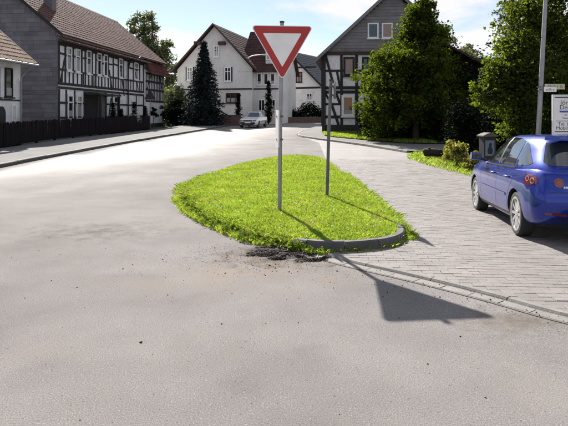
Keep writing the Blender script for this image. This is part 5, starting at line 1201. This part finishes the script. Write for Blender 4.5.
ends('number_plate', [(-.26, .58), (.26, .58), (.26, .69), (-.26, .69)], .006, M_swhite, True); ends('tailgate_gap', [(-.66, .708), (.66, .708), (.66, .716), (-.66, .716)], .003, M_trim, True); ends('diffuser', [(-.5, .34), (.5, .34), (.55, .385), (-.55, .385)], .004, M_trim, True); ends('plate_light', [(-.2, .72), (.2, .72), (.2, .745), (-.2, .745)], .006, M_alloy, True)
# model lettering at the left of the tailgate: a bright badge strip
for k_ in range(6): ends('badge_letter', [(.455-k_*.03, .765), (.475-k_*.03, .765), (.475-k_*.03, .79), (.455-k_*.03, .79)], .006, M_alloy, True)
b = MB(); b.prism([(-.62, 0), (.62, 0), (.56, .05), (-.56, .05)], lambda a, q, d: (.32-2.21+q*3.4+d*0, a, 1.385+q*.7+d), 0, .026); b.build('roof_spoiler', M_blue, root, smooth=50)
b = MB(); b.tube([(.75-2.21, 0, 1.43), (.55-2.21, 0, 1.62)], [.008, .003], 6); b.build('aerial', M_trim, root)
b = MB(); b.box(.6-2.21, 3.9-2.21, -.66, .66, .19, .5); b.build('underbody', M_trim, root)
for wx in blue['wheels']:
    for sgn in (-1, 1): wheel(root, wx, sgn*.752, .316, .316, .195, sgn, 10, M_alloy, 4.42, .75)
# ---- pale saloon coming round the bend
sal = dict(L=4.3, H=1.40, track=.73, wr=.295, wheels=(.92, 3.5), cab0=.84, crown=.03,
    w=[(0, .66), (.05, .74), (.2, .80), (.6, .835), (3.5, .84), (3.9, .815), (4.15, .76), (4.25, .68), (4.3, .58)],
    zb=[(0, .38), (.3, .27), (.9, .22), (3.6, .20), (4.3, .24)],
    zt=[(0, .93), (.3, .95), (1.0, .93), (2.8, .91), (3.2, .90), (3.7, .84), (4.1, .77), (4.3, .68)],
    rr=[(.2, .06), (.5, 0), (.7, .02), (.95, .05)], rf=[(.2, .05), (.45, 0), (.6, .02), (.75, .07), (1.0, .1)],
    xr=[(.82, .70), (.93, .78), (1.1, 1.0), (1.3, 1.28), (1.36, 1.4), (1.40, 1.7)], xf=[(.82, 3.2), (.93, 3.02), (1.1, 2.75), (1.3, 2.42), (1.36, 2.3), (1.40, 2.0)],
    hw=[(.82, .80), (.93, .77), (1.1, .70), (1.3, .60), (1.36, .53), (1.385, .42), (1.40, .15)])
p = G(252.5, 128.2); cs = Vector((p[0], p[1]+2.0))
root, bo, cabin, side, line, ends, patch = make_car('pale_saloon', 'small pale saloon car driving round the bend toward the island', 'car', sal, M_silver, car_matrix(cs.x, cs.y, (-.20, -1), .95))
ends('windscreen', [(-.62, .93), (.62, .93), (.50, 1.32), (-.50, 1.32)], .004, M_cglass, False)
ends('rear_window', [(-.58, .96), (.58, .96), (.48, 1.30), (-.48, 1.30)], .004, M_cglass, True)
ends('grille', [(-.42, .56), (.42, .56), (.42, .68), (-.42, .68)], .004, M_trim, False); ends('bumper', [(-.66, .36), (.66, .36), (.66, .50), (-.66, .50)], .012, M_trim, False); ends('number_plate', [(-.26, .42), (.26, .42), (.26, .52), (-.26, .52)], .02, M_swhite, False); ends('air_intake', [(-.55, .27), (.55, .27), (.55, .34), (-.55, .34)], .004, M_trim, False)
for sgn in (-1, 1):
    ends('headlamp', [(sgn*.46, .57), (sgn*.70, .58), (sgn*.68, .69), (sgn*.46, .68)][::sgn], .005, M_cglass, False)
    side('side_window', [(1.2, .95), (1.95, .945), (1.95, 1.30), (1.45, 1.28)], .004, M_cglass, sgn); side('side_window', [(2.03, .945), (2.85, .94), (2.42, 1.27), (2.03, 1.30)], .004, M_cglass, sgn)
    line('rub_strip', [(1.3, .55), (3.0, .55)], .06, .006, M_trim, sgn); line('door_gap', [(1.99, .9), (1.99, .28)], .01, .003, M_trim, sgn); line('door_gap', [(2.95, .9), (2.9, .28)], .01, .003, M_trim, sgn)
    b = MB(); b.prism([(0, 0), (.1, 0), (.1, .11), (0, .12)], lambda a, z, d: (2.70-2.15+a, sgn*(.84+d), .93+z), 0, .18); b.build('mirror', M_silver, root, smooth=60)
b = MB(); b.box(.6-2.15, 3.9-2.15, -.62, .62, .18, .45); b.build('underbody', M_trim, root)
b = MB(); b.tube([(2.4-2.15, .45, 1.36), (2.1-2.15, .45, 1.95)], [.008, .004], 6); b.build('aerial', M_trim, root)
for wx in sal['wheels']:
    for sgn in (-1, 1): wheel(root, wx, sgn*.74, .295, .295, .18, sgn, 8, M_metald, 4.3)
